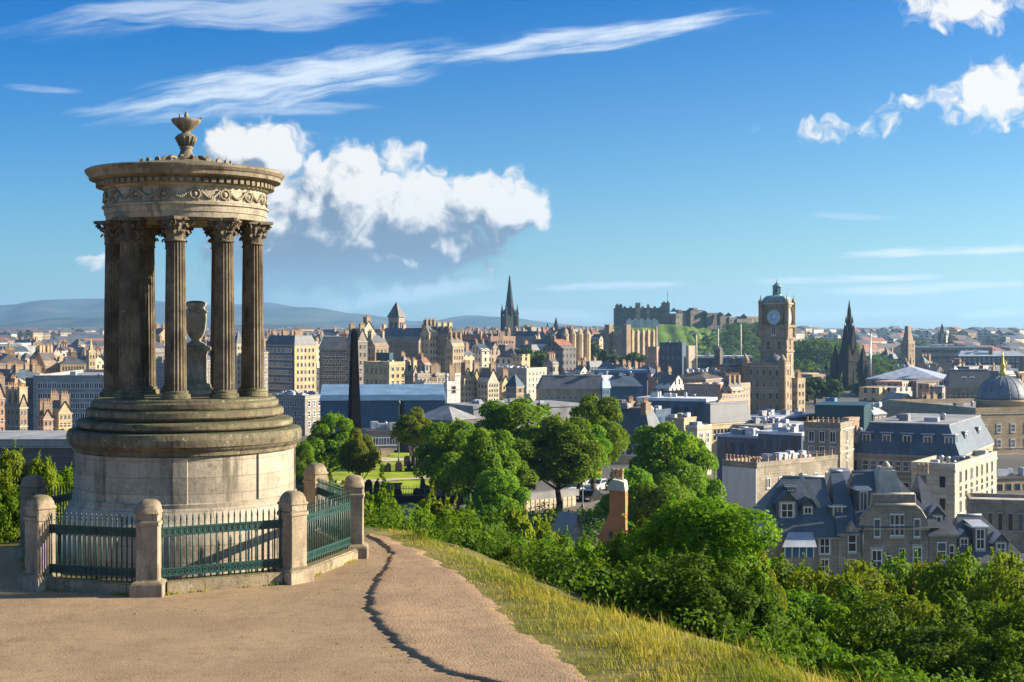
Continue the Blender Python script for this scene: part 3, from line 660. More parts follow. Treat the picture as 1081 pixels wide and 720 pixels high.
WM = {'sash': win_mesh('window', M['frame'], M['glass'], (0, 1)), 'stone': win_mesh('window', M['sill'], M['glass'], (0, 0), False),
      'dark': win_mesh('window', M['navy'], M['glass'], (1, 0), False), 'white': win_mesh('window', M['frame'], M['glass'], (1, 0), True),
      'blue': win_mesh('window', M['navy'], M['blueglass'], (1, 0), False), 'fine': win_mesh('window', M['frame'], M['glass'], (1, 1), True, True)}
def win_row(parent, wall, L, z0, z1, cols, rows, kind='sash', w=None, h=None, margin=0.06, off=0.0):
    """windows on the R face (wall='R': y=0, x 0..L) or the L face (wall='L': x=0, y 0..L)"""
    if not cols or not rows: return
    pitch = L * (1 - 2 * margin) / cols; ph = (z1 - z0) / rows
    ww = w or min(pitch * .5, 1.5); hh = h or min(ph * .58, 2.3)
    for r in range(rows):
        for c in range(cols):
            s = L * margin + (c + .5) * pitch; z = z0 + (r + .5) * ph - hh / 2
            if wall == 'R': inst('window', WM[kind], parent, (s - ww / 2, -.012 - off, z), 0, (ww, 1, hh))
            else: inst('window', WM[kind], parent, (-.012 - off, s + ww / 2, z), -math.pi / 2, (ww, 1, hh))
POT = MB().lathe([(.13, 0), (.16, .05), (.12, .1), (.11, .55), (.15, .58), (.15, .66), (.10, .68)], 8).mesh('chimney_pot', M['pot'])
CHC = {}
def chimney(parent, x, y, z, w=1.8, d=.8, h=2.2, pots=4, mat='buff', down=2.0):
    key = (w, d, h, down, mat)
    if key not in CHC:
        CHC[key] = MB().box(-w / 2, w / 2, -d / 2, d / 2, -down, h).box(-w / 2 - .08, w / 2 + .08, -d / 2 - .08, d / 2 + .08, h + .001, h + .2).mesh('chimney', M[mat])
    c = inst('chimney', CHC[key], parent, (x, y, z))
    for k in range(pots):
        s = (k + .5) / pots - .5
        inst('chimney_pot', POT, c, (s * w * .85 if w >= d else 0, s * d * .85 if d > w else 0, h + .2), 0, (1, 1, random.Random(k).uniform(.8, 1.3)))
    return c
UNIT = [MB().box(-1, 1, -.8, .8, 0, 1.1).box(-.9, .9, -.7, .7, 1.101, 1.2).mesh('roof_unit', M[k]) for k in ('lead', 'metal', 'felt')]
UNIT.append(MB().lathe([(.35, 0), (.35, .9), (.5, .95), (.5, 1.1), (.1, 1.3)], 10).mesh('roof_unit', M['metal']))
def clutter(parent, Lv, Lu, z, n, seed, s=1.0):
    q = random.Random(seed)
    for k in range(int(n * 1.6)):
        inst('roof_unit', UNIT[q.randrange(4)], parent, (q.uniform(.15, .85) * Lv, q.uniform(.15, .85) * Lu, z), q.choice((0, 1.57)), (s * q.uniform(.3, 1.1), s * q.uniform(.35, 1.1), s * q.uniform(.4, 1.1)))
def solve_len(Xc, Yc, d, px):
    s = (px - CX) / F; den = d[0] - s * d[1]
    return (s * Yc - Xc) / den if abs(den) > 1e-6 else 5.0
def roof_part(kind, Lv, Lu, z, rh, rm, wm, parent, ov=.25, inset=None):
    x0, x1, y0, y1 = -ov, Lv + ov, -ov, Lu + ov
    mb = MB()
    if kind == 'flat':
        p = .35
        mb.box(p, Lv - p, p, Lu - p, z - .05, z + .06, 0)
        for (a, b_, c, d) in ((0, Lv, 0, p), (0, Lv, Lu - p, Lu), (0, p, p + .001, Lu - p - .001), (Lv - p, Lv, p + .001, Lu - p - .001)): mb.box(a - .06 if a == 0 else a, b_ + .06 if b_ == Lv else b_, c - .06 if c == 0 else c, d + .06 if d == Lu else d, z + .002, z + rh, 1)
        return mb.build('roof', [M[rm], M[wm]], parent)
    if kind == 'slab':
        mb.box(x0, x1, y0, y1, z + .002, z + rh, 0); return mb.build('roof', [M[rm]], parent)
    if kind == 'gx':
        ym = Lu / 2
        mb.prismx([(y0, z), (y1, z), (ym, z + rh)], x0 + ov + .004, x1 - ov - .004, 1)
        t = .18
        mb.poly([(x0, y0, z - .1), (x1, y0, z - .1), (x1, ym, z + rh + t), (x0, ym, z + rh + t)]); mb.poly([(x1, y1, z - .1), (x0, y1, z - .1), (x0, ym, z + rh + t), (x1, ym, z + rh + t)])
    elif kind == 'gy':
        xm = Lv / 2
        mb.prism([(x0, z), (x1, z), (xm, z + rh)], y0 + ov + .004, y1 - ov - .004, 1)
        t = .18
        mb.poly([(x0, y1, z - .1), (x0, y0, z - .1), (xm, y0, z + rh + t), (xm, y1, z + rh + t)]); mb.poly([(x1, y0, z - .1), (x1, y1, z - .1), (xm, y1, z + rh + t), (xm, y0, z + rh + t)])
    elif kind == 'hip':
        i = min(Lv, Lu) / 2 * .98
        mb.frustum((x0, x1, y0, y1), (x0 + i, x1 - i, y0 + i, y1 - i), z + .002, z + rh)
    elif kind == 'pyr':
        mb.frustum((x0, x1, y0, y1), (Lv / 2 - .05, Lv / 2 + .05, Lu / 2 - .05, Lu / 2 + .05), z + .002, z + rh)
    elif kind == 'mansard':
        i = inset or min(rh * .45, min(Lv, Lu) * .3)
        mb.frustum((x0, x1, y0, y1), (x0 + i, x1 - i, y0 + i, y1 - i), z + .002, z + rh, 0, 2)
        mb.box(x0 + i - .1, x1 - i + .1, y0 + i - .1, y1 - i + .1, z + rh + .002, z + rh + .2, 2)
        return mb.build('roof', [M[rm], M[wm], M['felt']], parent)
    return mb.build('roof', [M[rm], M[wm]], parent)
BN = [0]
def building(name, label, pxL, pxC, pxR, pyE, pyB, Y, a, wall, rm='slate', roof='flat', rh=1.0, L=None, Rr=None, win='sash', chim=0, clut=0, band=True, cat='building', group=None, wz=(.06, .97), w=None, h=None, units=1.0, maxlen=60, minz=None):
    BN[0] += 1
    Xc = XP(pxC, Y); a = R(a); v = (math.cos(a), math.sin(a)); u = (-math.sin(a), math.cos(a))
    Lu = solve_len(Xc, Y, u, pxL); Lv = solve_len(Xc, Y, v, pxR)
    Lu = Lu if 0 < Lu < maxlen else maxlen; Lv = Lv if 0 < Lv < maxlen else maxlen
    zE, zB = ZP(pyE, Y), ZP(pyB, Y)
    gz = min(zB, zg(Xc, Y)) - .5
    if minz is not None: gz = minz
    root = empty(name, (Xc, Y, zB), a, label, cat, group)
    H = zE - zB
    MB().box(0, Lv, 0, Lu, gz - zB, H).build('wall', M[wall], root)
    rp = roof_part(roof, Lv, Lu, H, rh, rm, wall, root)
    if band and H > 4:
        for zz, pr, hh in ((H - .35, .14, .3), (H * .5, .08, .22)):
            MB().box(-pr, Lv + pr, -pr, Lu + pr, zz, zz + hh).build('cornice', M['sill'] if wall not in ('dark', 'navy', 'teal', 'concrete') else M[wall], root)
    if L: win_row(root, 'L', Lu, H * wz[0], H * wz[1], L[0], L[1], win, w, h)
    if Rr: win_row(root, 'R', Lv, H * wz[0], H * wz[1], Rr[0], Rr[1], win, w, h)
    q = random.Random(BN[0])
    if chim:
        for k in range(chim):
            t = (k + .5) / chim
            if roof == 'gx': chimney(root, max(.5, min(Lv - .5, Lv * (k / max(chim - 1, 1)))), Lu / 2, H + rh, .9, 2.0, 1.5, 4, 'brown' if wall != 'brown' else 'buff')
            elif roof == 'gy': chimney(root, Lv / 2, max(.5, min(Lu - .5, Lu * (k / max(chim - 1, 1)))), H + rh, 2.0, .9, 1.5, 4, 'brown' if wall != 'brown' else 'buff')
            else: chimney(root, Lv * q.uniform(.1, .9), Lu * t, H + rh * .7, 1.9, .9, 2.2, 4, 'brown')
    if clut: clutter(root, Lv, Lu, H + (.06 if roof == 'flat' else rh), clut, BN[0], units)
    root['_d'] = (Lv, Lu, H)
    return root
def dims(o): d = o['_d']; return d[0], d[1], d[2]

# ------------------------------------------------------------------ left of the picture
B = building
B('office_block', 'long grey office block with rows of white-framed windows left of the rotunda', -6 + 40, 35, 119, 400, 470, 400, 4, 'concrete', 'felt', 'flat', 1.0, None, (15, 6), 'white', 0, 6, False, w=1.5, h=1.7)
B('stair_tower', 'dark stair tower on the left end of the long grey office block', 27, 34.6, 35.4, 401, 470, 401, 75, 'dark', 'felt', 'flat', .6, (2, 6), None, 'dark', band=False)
B('house', 'small sunlit gabled house in front of the long grey office block', 49, 62, 76, 436, 462, 330, 42, 'gold', 'slate_brown', 'gy', 2.6, (3, 3), (3, 3), 'stone', 2)
B('house', 'low sunlit house with crow of chimneys against the grey office block', 40, 46, 56, 442, 462, 325, 40, 'pink', 'slate', 'gy', 2.0, (2, 2), (2, 2), 'stone', 2)
B('tenement', 'buff tenement with open roof frames at the left picture edge', -20, -4, 27, 384, 430, 470, 24, 'buff', 'slate_brown', 'hip', 3.0, (3, 4), (6, 5), 'stone', 4)
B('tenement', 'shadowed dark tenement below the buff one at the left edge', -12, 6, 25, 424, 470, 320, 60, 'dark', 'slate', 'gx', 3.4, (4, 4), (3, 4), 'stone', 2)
B('tenement', 'dark brown tenement with tall chimneys left of the office block stair tower', 6, 21, 29, 430, 472, 300, 55, 'brown', 'slate', 'gy', 2.6, (3, 4), (2, 4), 'stone', 3)
B('tenement', 'narrow pink gable tenement at the lower left picture edge', -14, -4, 5, 420, 470, 315, 40, 'pink', 'slate', 'gy', 3.0, (2, 4), (2, 5), 'stone', 1)
B('gothic_hall', 'brown gothic hall with steep roof and dormers behind the grey office block', 33, 48, 62, 387, 405, 520, 48, 'brown', 'slate_brown', 'gx', 6.0, (5, 3), (4, 3), 'stone', 4)
B('warehouse', 'tan flat-fronted warehouse with small windows above the grey office block', 62, 64, 91, 384, 404, 520, 22, 'gold', 'slate', 'hip', 2.6, (1, 2), (8, 2), 'stone', 1)
o = B('church', 'yellow stone church tower among the roofs left of the rotunda', 91, 94, 101, 372, 404, 560, 36, 'gold', 'slate', 'flat', .8, (1, 4), (2, 4), 'stone', cat='church')
Lv, Lu, H = dims(o); MB().frustum((.6, Lv - .6, .6, Lu - .6), (Lv / 2 - .1, Lv / 2 + .1, Lu / 2 - .1, Lu / 2 + .1), H + .07, H + 5.5).build('spire', M['gold'], o)
B('store', 'white flat store with blue window bands on the left skyline', -8, -6, 23, 364, 378, 800, 14, 'white', 'whiteroof', 'flat', .6, None, (7, 2), 'blue', 0, 3, False)
B('store', 'white box store beside the blue-banded store on the left skyline', 23, 26, 46, 367, 380, 780, 26, 'white', 'felt', 'flat', .8, None, None, 'dark', 0, 2, False)
o = B('viaduct', 'long flat grey viaduct deck at the far left below the tenements', -60, -50, 92, 471, 490, 150, 2, 'dark', 'felt', 'slab', .5, None, None, band=False, cat='bridge', maxlen=16)
Lv, Lu, H = dims(o); MB().box(0, Lv, -.3, -.26, H - .2, H + .75).build('parapet', M['concrete'], o)
# seen between the columns
B('tenement', 'dark gabled tenement seen through the left pair of columns', 150, 162, 176, 372, 420, 500, 42, 'grey', 'slate', 'gx', 4, (4, 6), (4, 6), 'white', 2)
B('tenement', 'gold tenement with stepped gable seen left of the urn', 158, 166, 182, 356, 400, 640, 45, 'gold', 'slate', 'gy', 4, (3, 5), (4, 5), 'stone', 2)
B('tenement', 'grey tenement with many windows seen beside the pedestal of the urn', 198, 212, 224, 380, 425, 460, 48, 'grey', 'slate_blue', 'hip', 3, (4, 5), (3, 5), 'white', 2)
B('tower_house', 'tall cream tower house seen between the two right columns', 246, 250, 257, 362, 425, 480, 40, 'cream', 'slate', 'pyr', 4, (1, 8), (2, 8), 'stone')
B('tenement', 'brown tenement seen right behind the urn between columns', 216, 231, 248, 372, 425, 500, 52, 'brown', 'slate', 'gx', 4, (4, 6), (4, 6), 'stone', 3)
B('tenement', 'dark slate-roofed block behind the rotunda base on the right', 256, 270, 283, 372, 425, 470, 55, 'grey', 'slate', 'hip', 3, (4, 6), (3, 6), 'white', 2)

# ------------------------------------------------------------------ middle distance, left of the castle
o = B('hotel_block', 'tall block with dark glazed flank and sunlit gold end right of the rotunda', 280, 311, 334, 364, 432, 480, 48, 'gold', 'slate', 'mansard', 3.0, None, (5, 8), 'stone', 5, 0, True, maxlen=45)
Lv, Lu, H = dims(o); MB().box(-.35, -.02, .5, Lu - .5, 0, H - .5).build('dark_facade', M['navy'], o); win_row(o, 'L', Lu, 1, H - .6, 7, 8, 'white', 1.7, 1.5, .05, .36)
o = B('station_wing', 'low grey wing crowded with white roof plant right of the rotunda steps', 279, 322, 346, 420, 456, 390, 62, 'grey', 'felt', 'flat', .7, (8, 3), (4, 3), 'sash', 0, 26, True, units=1.3)
B('tenement', 'grey seven-storey tenement with dormered slate roof left of the black obelisk', 334, 338, 369, 369, 425, 500, 8, 'grey', 'slate', 'mansard', 4.4, (1, 7), (7, 7), 'sash', 3)
B('tower_house', 'plain grey gabled tower house directly left of the black obelisk', 366, 378, 388, 360, 425, 490, 40, 'grey', 'slate_brown', 'gy', 4.2, (2, 7), (2, 7), 'stone', 2)
B('tower_house', 'sunlit cream gabled house partly behind the black obelisk', 378, 382, 397, 352, 420, 530, 44, 'cream', 'slate', 'gy', 4.5, (1, 6), (3, 6), 'stone', 2)
B('tenement', 'brown gabled tenement right of the black obelisk', 384, 396, 410, 366, 400, 520, 50, 'brown', 'slate', 'gx', 4, (3, 4), (3, 4), 'stone', 2)
o = B('city_chambers', 'huge grey chambers block with long dark slate roof under the brick tower', 398, 442, 455, 360, 410, 620, 60, 'brown', 'slate_blue', 'gy', 5.5, (13, 5), (4, 5), 'stone', 3, maxlen=70)
o = B('brick_tower', 'square brick tower with pyramid roof and arched openings on the skyline', 410, 421, 427, 336, 360, 700, 55, 'pink', 'slate', 'flat', .5, None, None, cat='tower')
Lv, Lu, H = dims(o)
MB().frustum((-.6, Lv + .6, -.6, Lu + .6), (Lv / 2 - .1, Lv / 2 + .1, Lu / 2 - .1, Lu / 2 + .1), H + .52, H + 8.2).build('spire', M['slate_brown'], o)
for wall, Lx in (('R', Lv), ('L', Lu)):
    for k in range(2): win_row(o, wall, Lx, H - 6, H - 1, 2, 1, 'dark', Lx * .26, 3.4, .1) if k == 0 else None
B('teal_block', 'plain dark teal block on a roof right of the black obelisk', 397, 411, 415, 374, 392, 470, 60, 'teal', 'teal', 'flat', .5, None, None, band=False)
B('tenement', 'tall block with shaded flank and yellow sunlit front right of the obelisk', 384, 411, 429, 385, 425, 450, 46, 'gold', 'felt', 'flat', .9, (5, 3), (3, 5), 'stone', 0, 4)
B('tenement', 'gold tenement with tall yellow end bay right of the chambers block', 444, 453, 463, 352, 400, 600, 45, 'gold', 'slate', 'gx', 4, (2, 6), (3, 6), 'stone', 3)
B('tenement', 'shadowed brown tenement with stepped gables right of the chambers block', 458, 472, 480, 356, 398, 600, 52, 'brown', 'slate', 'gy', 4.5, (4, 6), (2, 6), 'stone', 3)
B('tenement', 'buff corner tenement with steep gable left of the dark church spire', 470, 478, 490, 366, 398, 570, 45, 'buff', 'slate_brown', 'gx', 4, (3, 4), (4, 4), 'stone', 3)
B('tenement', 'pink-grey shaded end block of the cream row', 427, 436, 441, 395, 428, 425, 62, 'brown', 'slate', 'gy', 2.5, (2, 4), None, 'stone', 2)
B('tenement', 'cream four-storey row with regular small windows above the station roof', 438, 441, 472, 397, 428, 420, 32, 'cream', 'felt', 'flat', .8, None, (7, 4), 'sash', 3, 8)
B('house', 'blank white gable wall at the end of the cream row', 470, 472, 486, 396, 428, 418, 36, 'white', 'slate', 'flat', .5, None, (1, 1), 'stone', 2)
B('house', 'narrow gabled house right of the blank white gable', 485, 490, 498, 400, 428, 425, 44, 'buff', 'slate', 'gy', 3.2, (2, 4), (2, 4), 'stone', 2)
B('house', 'second narrow gabled house right of the blank white gable', 496, 500, 507, 401, 427, 430, 44, 'gold', 'slate', 'gy', 3.2, (2, 4), (2, 4), 'stone', 1)
B('house', 'cream gabled house with curved roof before the pale office', 504, 515, 527, 404, 427, 425, 42, 'cream', 'slate_brown', 'gy', 4.0, (3, 3), (4, 4), 'stone', 1)
B('house', 'small yellow gabled house at the right end of the gabled row', 525, 530, 538, 406, 426, 432, 42, 'gold', 'slate', 'gy', 2.6, (2, 3), (2, 3), 'stone', 1)
o = B('office', 'pale office with long shaded front and sunlit end below the park trees', 500, 556, 577, 391, 418, 480, 58, 'cream', 'felt', 'flat', .8, (14, 4), (5, 4), 'sash', 0, 18, maxlen=50)
B('kiosk_tower', 'small brown turret with dark cap in front of the pale office', 534, 545, 553, 408, 425, 400, 48, 'brown', 'teal', 'pyr', 3.5, None, (1, 2), 'stone')
B('office', 'dark office with a grid of white windows left of the spire foot', 480, 516, 519, 359, 392, 720, 75, 'dark', 'tile_red', 'hip', 3, (10, 5), None, 'white', 2, maxlen=60)
B('tenement', 'sunlit pink-buff palace front right of the dark office grid', 515, 518, 544, 358, 386, 715, 30, 'pink', 'slate', 'flat', 1.4, None, (8, 5), 'stone', 5)
B('tenement', 'long blue-grey tenement with white windows right of the spire foot', 542, 567, 571, 358, 385, 740, 70, 'grey', 'slate_blue', 'gy', 4, (9, 4), None, 'white', 4, maxlen=60)
B('tenement', 'pale rendered tenement with black window openings left of the gold bays', 563, 588, 591, 366, 400, 690, 72, 'white', 'slate', 'gy', 3.5, (5, 4), None, 'stone', 2, maxlen=40)
o = B('bank', 'tall gold and brown stone block with bays and turrets left of the castle', 586, 596, 619, 356, 398, 690, 38, 'buff', 'slate', 'mansard', 4, (4, 7), (5, 7), 'stone', 4)
Lv, Lu, H = dims(o)
for x in (0, Lv * .33, Lv * .66, Lv):
    MB().lathe([(1.7, -2), (1.7, H + 1), (1.9, H + 1.2), (1.7, H + 1.5), (.05, H + 4.5)], 8, x, -.6, smooth=False).build('turret', M['buff'], o)
o = B('assembly_hall', 'large block with buttressed pale front and shaded flank below the castle', 644, 661, 689, 352, 384, 800, 44, 'buff', 'slate', 'flat', 1.2, (4, 4), (6, 3), 'stone', 0, 3)
Lv, Lu, H = dims(o)
for k in range(6):
    x = Lv * k / 5; MB().box(x - .7, x + .7, -1.2, -.02, -4, H + 1.2).frustum((x - .7, x + .7, -1.2, -.02), (x - .1, x + .1, -.7, -.5), H + 1.21, H + 2.6).build('buttress', M['buff'], o)
for x, y in ((-1, -1), (-1, Lu)): MB().box(x - 1.8, x + 1.8, y - 1.8, y + 1.8, -4, H + 5).build('corner_tower', M['brown'], o)

# ------------------------------------------------------------------ spires
def spire(name, label, px, pyT, pyB, Y, w, mat, tower=.38, cat='church'):
    z0, z1 = ZP(pyB, Y), ZP(pyT, Y); H = z1 - z0
    o = empty(name, (XP(px, Y), Y, z0), .4, label, cat)
    MB().box(-w / 2, w / 2, -w / 2, w / 2, min(-1, zg(XP(px, Y), Y) - z0), H * tower).build('tower', M[mat], o)
    sp = MB().lathe([(w * .56, H * tower), (w * .50, H * (tower + .03)), (w * .30, H * (tower + .28)), (w * .06, H * .97), (.01, H)], 8, smooth=False).build('spire', M[mat], o)
    for sx in (-1, 1):
        for sy in (-1, 1):
            MB().box(sx * w * .5 - w * .09, sx * w * .5 + w * .09, sy * w * .5 - w * .09, sy * w * .5 + w * .09, 0, H * (tower + .03)).frustum((sx * w * .5 - w * .1, sx * w * .5 + w * .1, sy * w * .5 - w * .1, sy * w * .5 + w * .1), (sx * w * .5 - .05, sx * w * .5 + .05, sy * w * .5 - .05, sy * w * .5 + .05), H * (tower + .03) + .01, H * (tower + .20)).build('pinnacle', M[mat], o)
    for k in range(4):
        a = k * math.pi / 2; MB().prism([(-w * .1, 0), (w * .1, 0), (w * .1, w * .25), (0, w * .42), (-w * .1, w * .25)], -w * .56, -w * .36).build('lucarne', M[mat], o, (0, 0, H * (tower + .02)), a)
    return o
spire('church', 'tall dark slender church spire rising above the old town roofs', 538, 290, 352, 1000, 8.2, 'spire', .30)
spire('church', 'small pale church spire between the dark spire and the castle', 587, 335, 356, 1050, 5.5, 'spire', .35)
spire('church', 'tiny twin of the small spire, just left of it', 578, 341, 356, 1060, 4, 'spire', .35)
spire('church', 'distant thin tower spire on the right skyline', 994.5, 341, 366, 1500, 5, 'spire', .55)
spire('church', 'thinner distant spire right of the thin tower on the skyline', 1003, 347, 367, 1500, 3, 'spire', .5)
# black obelisk and its small companion
def obelisk(label, px, pyT, pyB, Y, w0, w1):
    z0, z1 = ZP(pyB, Y), ZP(pyT, Y); H = z1 - z0; g = zg(XP(px, Y), Y) - z0
    o = empty('obelisk', (XP(px, Y), Y, z0), .5, label, 'obelisk')
    MB().frustum((-w0, w0, -w0, w0), (-w1, w1, -w1, w1), g, H * .955).frustum((-w1, w1, -w1, w1), (-.03, .03, -.03, .03), H * .955 + .002, H).build('shaft', M['black'], o)
    MB().box(-w0 * 1.45, w0 * 1.45, -w0 * 1.45, w0 * 1.45, g - 1, g + 1.6).build('pedestal', M['black'], o)
obelisk('tall black tapering obelisk rising from the burial ground trees', 374, 347, 463, 235, 1.0, .42)
obelisk('small black pointed obelisk in front of the blue station roof', 424.5, 423, 452, 250, .75, .22)

# ------------------------------------------------------------------ station roofs and sheds
B('station_shed', 'long blue shed with sloping pale blue roof behind the black obelisk', 334, 338, 470, 423, 452, 330, 5, 'bluewall', 'blue', 'gx', 3.0, None, (12, 1), 'blue', 0, 0, False, maxlen=30, w=.7, h=.5)
B('station_shed', 'grey hipped station shed with glazed wall right of the blue shed', 436, 478, 506, 444, 466, 300, 55, 'dark', 'felt', 'hip', 2.6, (8, 1), (4, 1), 'dark', 0, 0, False, w=2.0, h=2.6, maxlen=40)
B('depot', 'low cream depot with white columns below the small obelisk', 384, 388, 428, 458, 475, 255, 12, 'cream', 'slate_brown', 'slab', .6, None, (12, 1), 'white', 0, 5, False, w=.5, h=1.4)
B('station_hall', 'wide flat grey station roof behind the round trees', 470, 500, 612, 432, 450, 350, 28, 'felt', 'felt', 'slab', .8, None, None, band=False, clut=12, maxlen=60)
B('station_shed', 'long dark-roofed shed with tan wall right of the pale office', 566, 569, 641, 411, 430, 430, 6, 'buff', 'slate', 'mansard', 4.0, None, (10, 1), 'white', 0, 6, False, maxlen=26, w=1.2, h=.8)
o = B('glass_hall', 'low blue glass hall with curved end right of the long dark shed', 636, 640, 678, 408, 428, 425, 8, 'bluewall', 'navy', 'hip', 3.0, None, (8, 2), 'blue', 0, 3, False, maxlen=20)
o = B('glass_hall', 'curved bright blue glass front beside the low blue hall', 634, 636, 644, 410, 426, 405, 40, 'bluewall', 'blue', 'hip', 2.2, (2, 2), (2, 2), 'blue', 0, 0, False, maxlen=20)
B('station_roof', 'flat blue station roof band below the castle bank', 624, 628, 694, 394, 406, 540, 4, 'bluewall', 'blue', 'slab', 1.2, None, None, 'blue', 0, 5, False, maxlen=20)
B('train_shed', 'white vaulted train shed roof between the dark shed and blue band', 618, 622, 662, 402, 412, 480, 6, 'white', 'whiteroof', 'hip', 1.8, None, (8, 1), 'blue', 0, 2, False, maxlen=12)
o = B('mall', 'dark blue mall with glazed base and white roof below the castle', 684, 688, 794, 378, 402, 600, 3, 'navy', 'whiteroof', 'slab', .9, None, (16, 2), 'blue', 0, 9, False, maxlen=44, w=1.7, h=1.6)
B('mall_tower', 'dark blue box rising at the left of the dark blue mall', 696, 720, 725, 363, 402, 596, 72, 'navy', 'felt', 'flat', .6, (4, 4), None, 'blue', 0, 3, False)
B('lift_tower', 'pale slab tower at the right side of the dark blue box', 724, 727, 736, 366, 380, 590, 35, 'cream', 'felt', 'flat', .4, None, None, band=False)
B('mall_wing', 'pinkish cube at the left end of the dark blue mall', 684, 694, 698, 367, 388, 594, 70, 'pink', 'felt', 'flat', .4, None, None, band=False)
B('pylon', 'dark tapering pylon block in the middle of the mall front', 754, 760, 763, 369, 392, 592, 68, 'dark', 'slate', 'pyr', 1.5, None, None, band=False)
B('warehouse', 'brown-roofed warehouse with sunlit pink brick front left of the clock tower', 722, 758, 792, 409, 438, 430, 52, 'pink', 'felt', 'flat', .9, (8, 3), (10, 4), 'sash', 0, 14, maxlen=50)
B('warehouse', 'low brown roof building behind the pink brick warehouse', 706, 745, 770, 400, 415, 480, 55, 'brown', 'slate_brown', 'hip', 2.2, (6, 1), (5, 1), 'white', 0, 10, maxlen=40)
B('warehouse', 'row of orange-brick fronts directly left of the clock tower', 752, 768, 794, 388, 410, 500, 48, 'red', 'slate', 'flat', .8, (3, 2), (6, 3), 'sash', 3, 8)
B('modern_block', 'navy block with broad white roof and tan sunlit end', 673, 745, 756, 424, 446, 335, 66, 'navy', 'whiteroof', 'slab', .7, (6, 1), None, 'dark', 0, 7, False, maxlen=40)
B('modern_block', 'dark blue lower block in front of the broad white roof', 650, 692, 708, 436, 470, 310, 62, 'navy', 'felt', 'flat', .6, (6, 2), (2, 2), 'blue', 0, 8, False)
B('house_block', 'plain tan block with narrow dark slot window behind the round tree', 703, 722, 735, 444, 475, 285, 60, 'buff', 'felt', 'flat', .5, (1, 1), (1, 1), 'dark', 0, 6, False, w=1.0, h=3.4)
B('house_block', 'small pale house with white lean-to beside the plain tan block', 724, 736, 751, 452, 475, 280, 50, 'cream', 'whiteroof', 'flat', .5, (2, 1), (2, 1), 'white', 0, 4)
o = B('terrace', 'sunlit yellow terrace with dormered mansard in front of the clock tower', 742, 750, 792, 447, 472, 300, 40, 'gold', 'slate', 'mansard', 4.0, (2, 2), (10, 1), 'stone', 0, 0, w=1.0, h=2.6)
Lv, Lu, H = dims(o)
DORM = MB().box(-.7, .7, -.1, 1.6, 0, 1.7).prism([(-.85, 1.701), (.85, 1.701), (0, 2.3)], -.2, 1.6, 1).mesh('dormer', [M['navy'], M['lead']])
for k in range(5):
    d = inst('dormer', DORM, o, (Lv * (k + .5) / 5, .55, H + 1.0)); inst('window', WM['white'], d, (-.5, -.12, .3), 0, (1, 1, 1.3))
B('terrace', 'long cream terrace with grey slate dormers behind the round trees', 628, 686, 701, 462, 490, 225, 60, 'gold', 'slate', 'mansard', 4.4, (7, 1), (3, 1), 'sash', 3, 3, w=1.1, h=1.9)
B('terrace', 'grey lead-roofed block at the left of the long cream terrace', 622, 652, 662, 452, 480, 260, 62, 'cream', 'lead', 'mansard', 3.0, (6, 1), (3, 1), 'sash', 0, 6)
for i, (a, b_, c, e, Y_, wl_, rf_, tx) in enumerate([(757, 800, 818, 463, 262, 'navy', 'lead', 'lowest stepped dark roof with pale lead top right of the yellow terrace'), (770, 806, 850, 452, 300, 'navy', 'felt', 'middle stepped navy roof before the clock tower'), (782, 815, 862, 443, 330, 'navy', 'lead', 'rearmost stepped navy roof at the clock tower foot'),
                                                  (800, 846, 862, 460, 250, 'navy', 'whiteroof', 'dark roof block with white plant in front of the teal box')]):
    B('roof_block', tx, a, b_, c, e, e + 24, Y_, 50, wl_, rf_, 'slab', .5, (4, 1), (4, 1), 'dark', 0, 9, False)
B('teal_block', 'large dark teal box with sunlit tan right end in front of the gothic spire', 860, 912, 920, 429, 450, 330, 70, 'teal', 'teal', 'slab', .2, None, None, band=False)
B('lift_tower', 'small bright blue roof box left of the gothic spire', 871, 881, 884, 421, 432, 350, 60, 'blue', 'blue', 'flat', .2, None, None, band=False)

# ------------------------------------------------------------------ clock tower hotel
Yc = 500; s3 = Yc / F
CT_ = empty('clock_tower', (XP(840, Yc) - 3.0, Yc, ZP(440, Yc)), R(64), 'tall tan stone hotel with a square clock tower and domed lantern', 'hotel')
def zc(py): return ZP(py, Yc) - ZP(440, Yc)
# local: corner at origin, x = sunlit right flank going back, y = shaded front going left
TW = 9.4
gz0 = zg(XP(830, Yc), Yc) - ZP(440, Yc)
MB().box(1.0, 20, 1.0, 15.5, gz0, zc(400)).build('body', M['tan'], CT_)
MB().box(.7, 20.3, .7, 15.8, zc(401), zc(399)).build('cornice', M['sill'], CT_)
MB().frustum((1.2, 19.8, 1.2, 15.3), (4, 17, 4, 12.5), zc(398.9), zc(385)).build('mansard_roof', M['slate'], CT_)
win_row(CT_, 'R', 20, zc(438), zc(402), 6, 3, 'stone', 1.3, 2.6, .08, -1.0)
for k in range(18): pass
for r_ in range(3):
    for c_ in range(5): inst('window', WM['stone'], CT_, (.988, 3.6 + c_ * 2.7, zc(430 - r_ * 11)), -math.pi / 2, (1.4, 1, 2.6))
tw = MB(); x0, y0 = .2, .2; x1, y1 = x0 + TW * .95, y0 + TW
tw.box(x0, x1, y0, y1, zc(400), zc(345)); tw.build('tower', M['tan'], CT_)
for py, pr, hh in ((372, .35, .6), (358, .4, .6), (345.6, .7, .9), (366, .2, .4)): MB().box(x0 - pr, x1 + pr, y0 - pr, y1 + pr, zc(py), zc(py) + hh).build('cornice', M['tan'], CT_)
st = MB(); st.box(x0 + .5, x1 - .5, y0 + .5, y1 - .5, zc(345.2) + .6, zc(321)); st.build('belfry', M['tan'], CT_)
MB().box(x0 - .3, x1 + .3, y0 - .3, y1 + .3, zc(321), zc(319.5)).build('cornice', M['sill'], CT_)
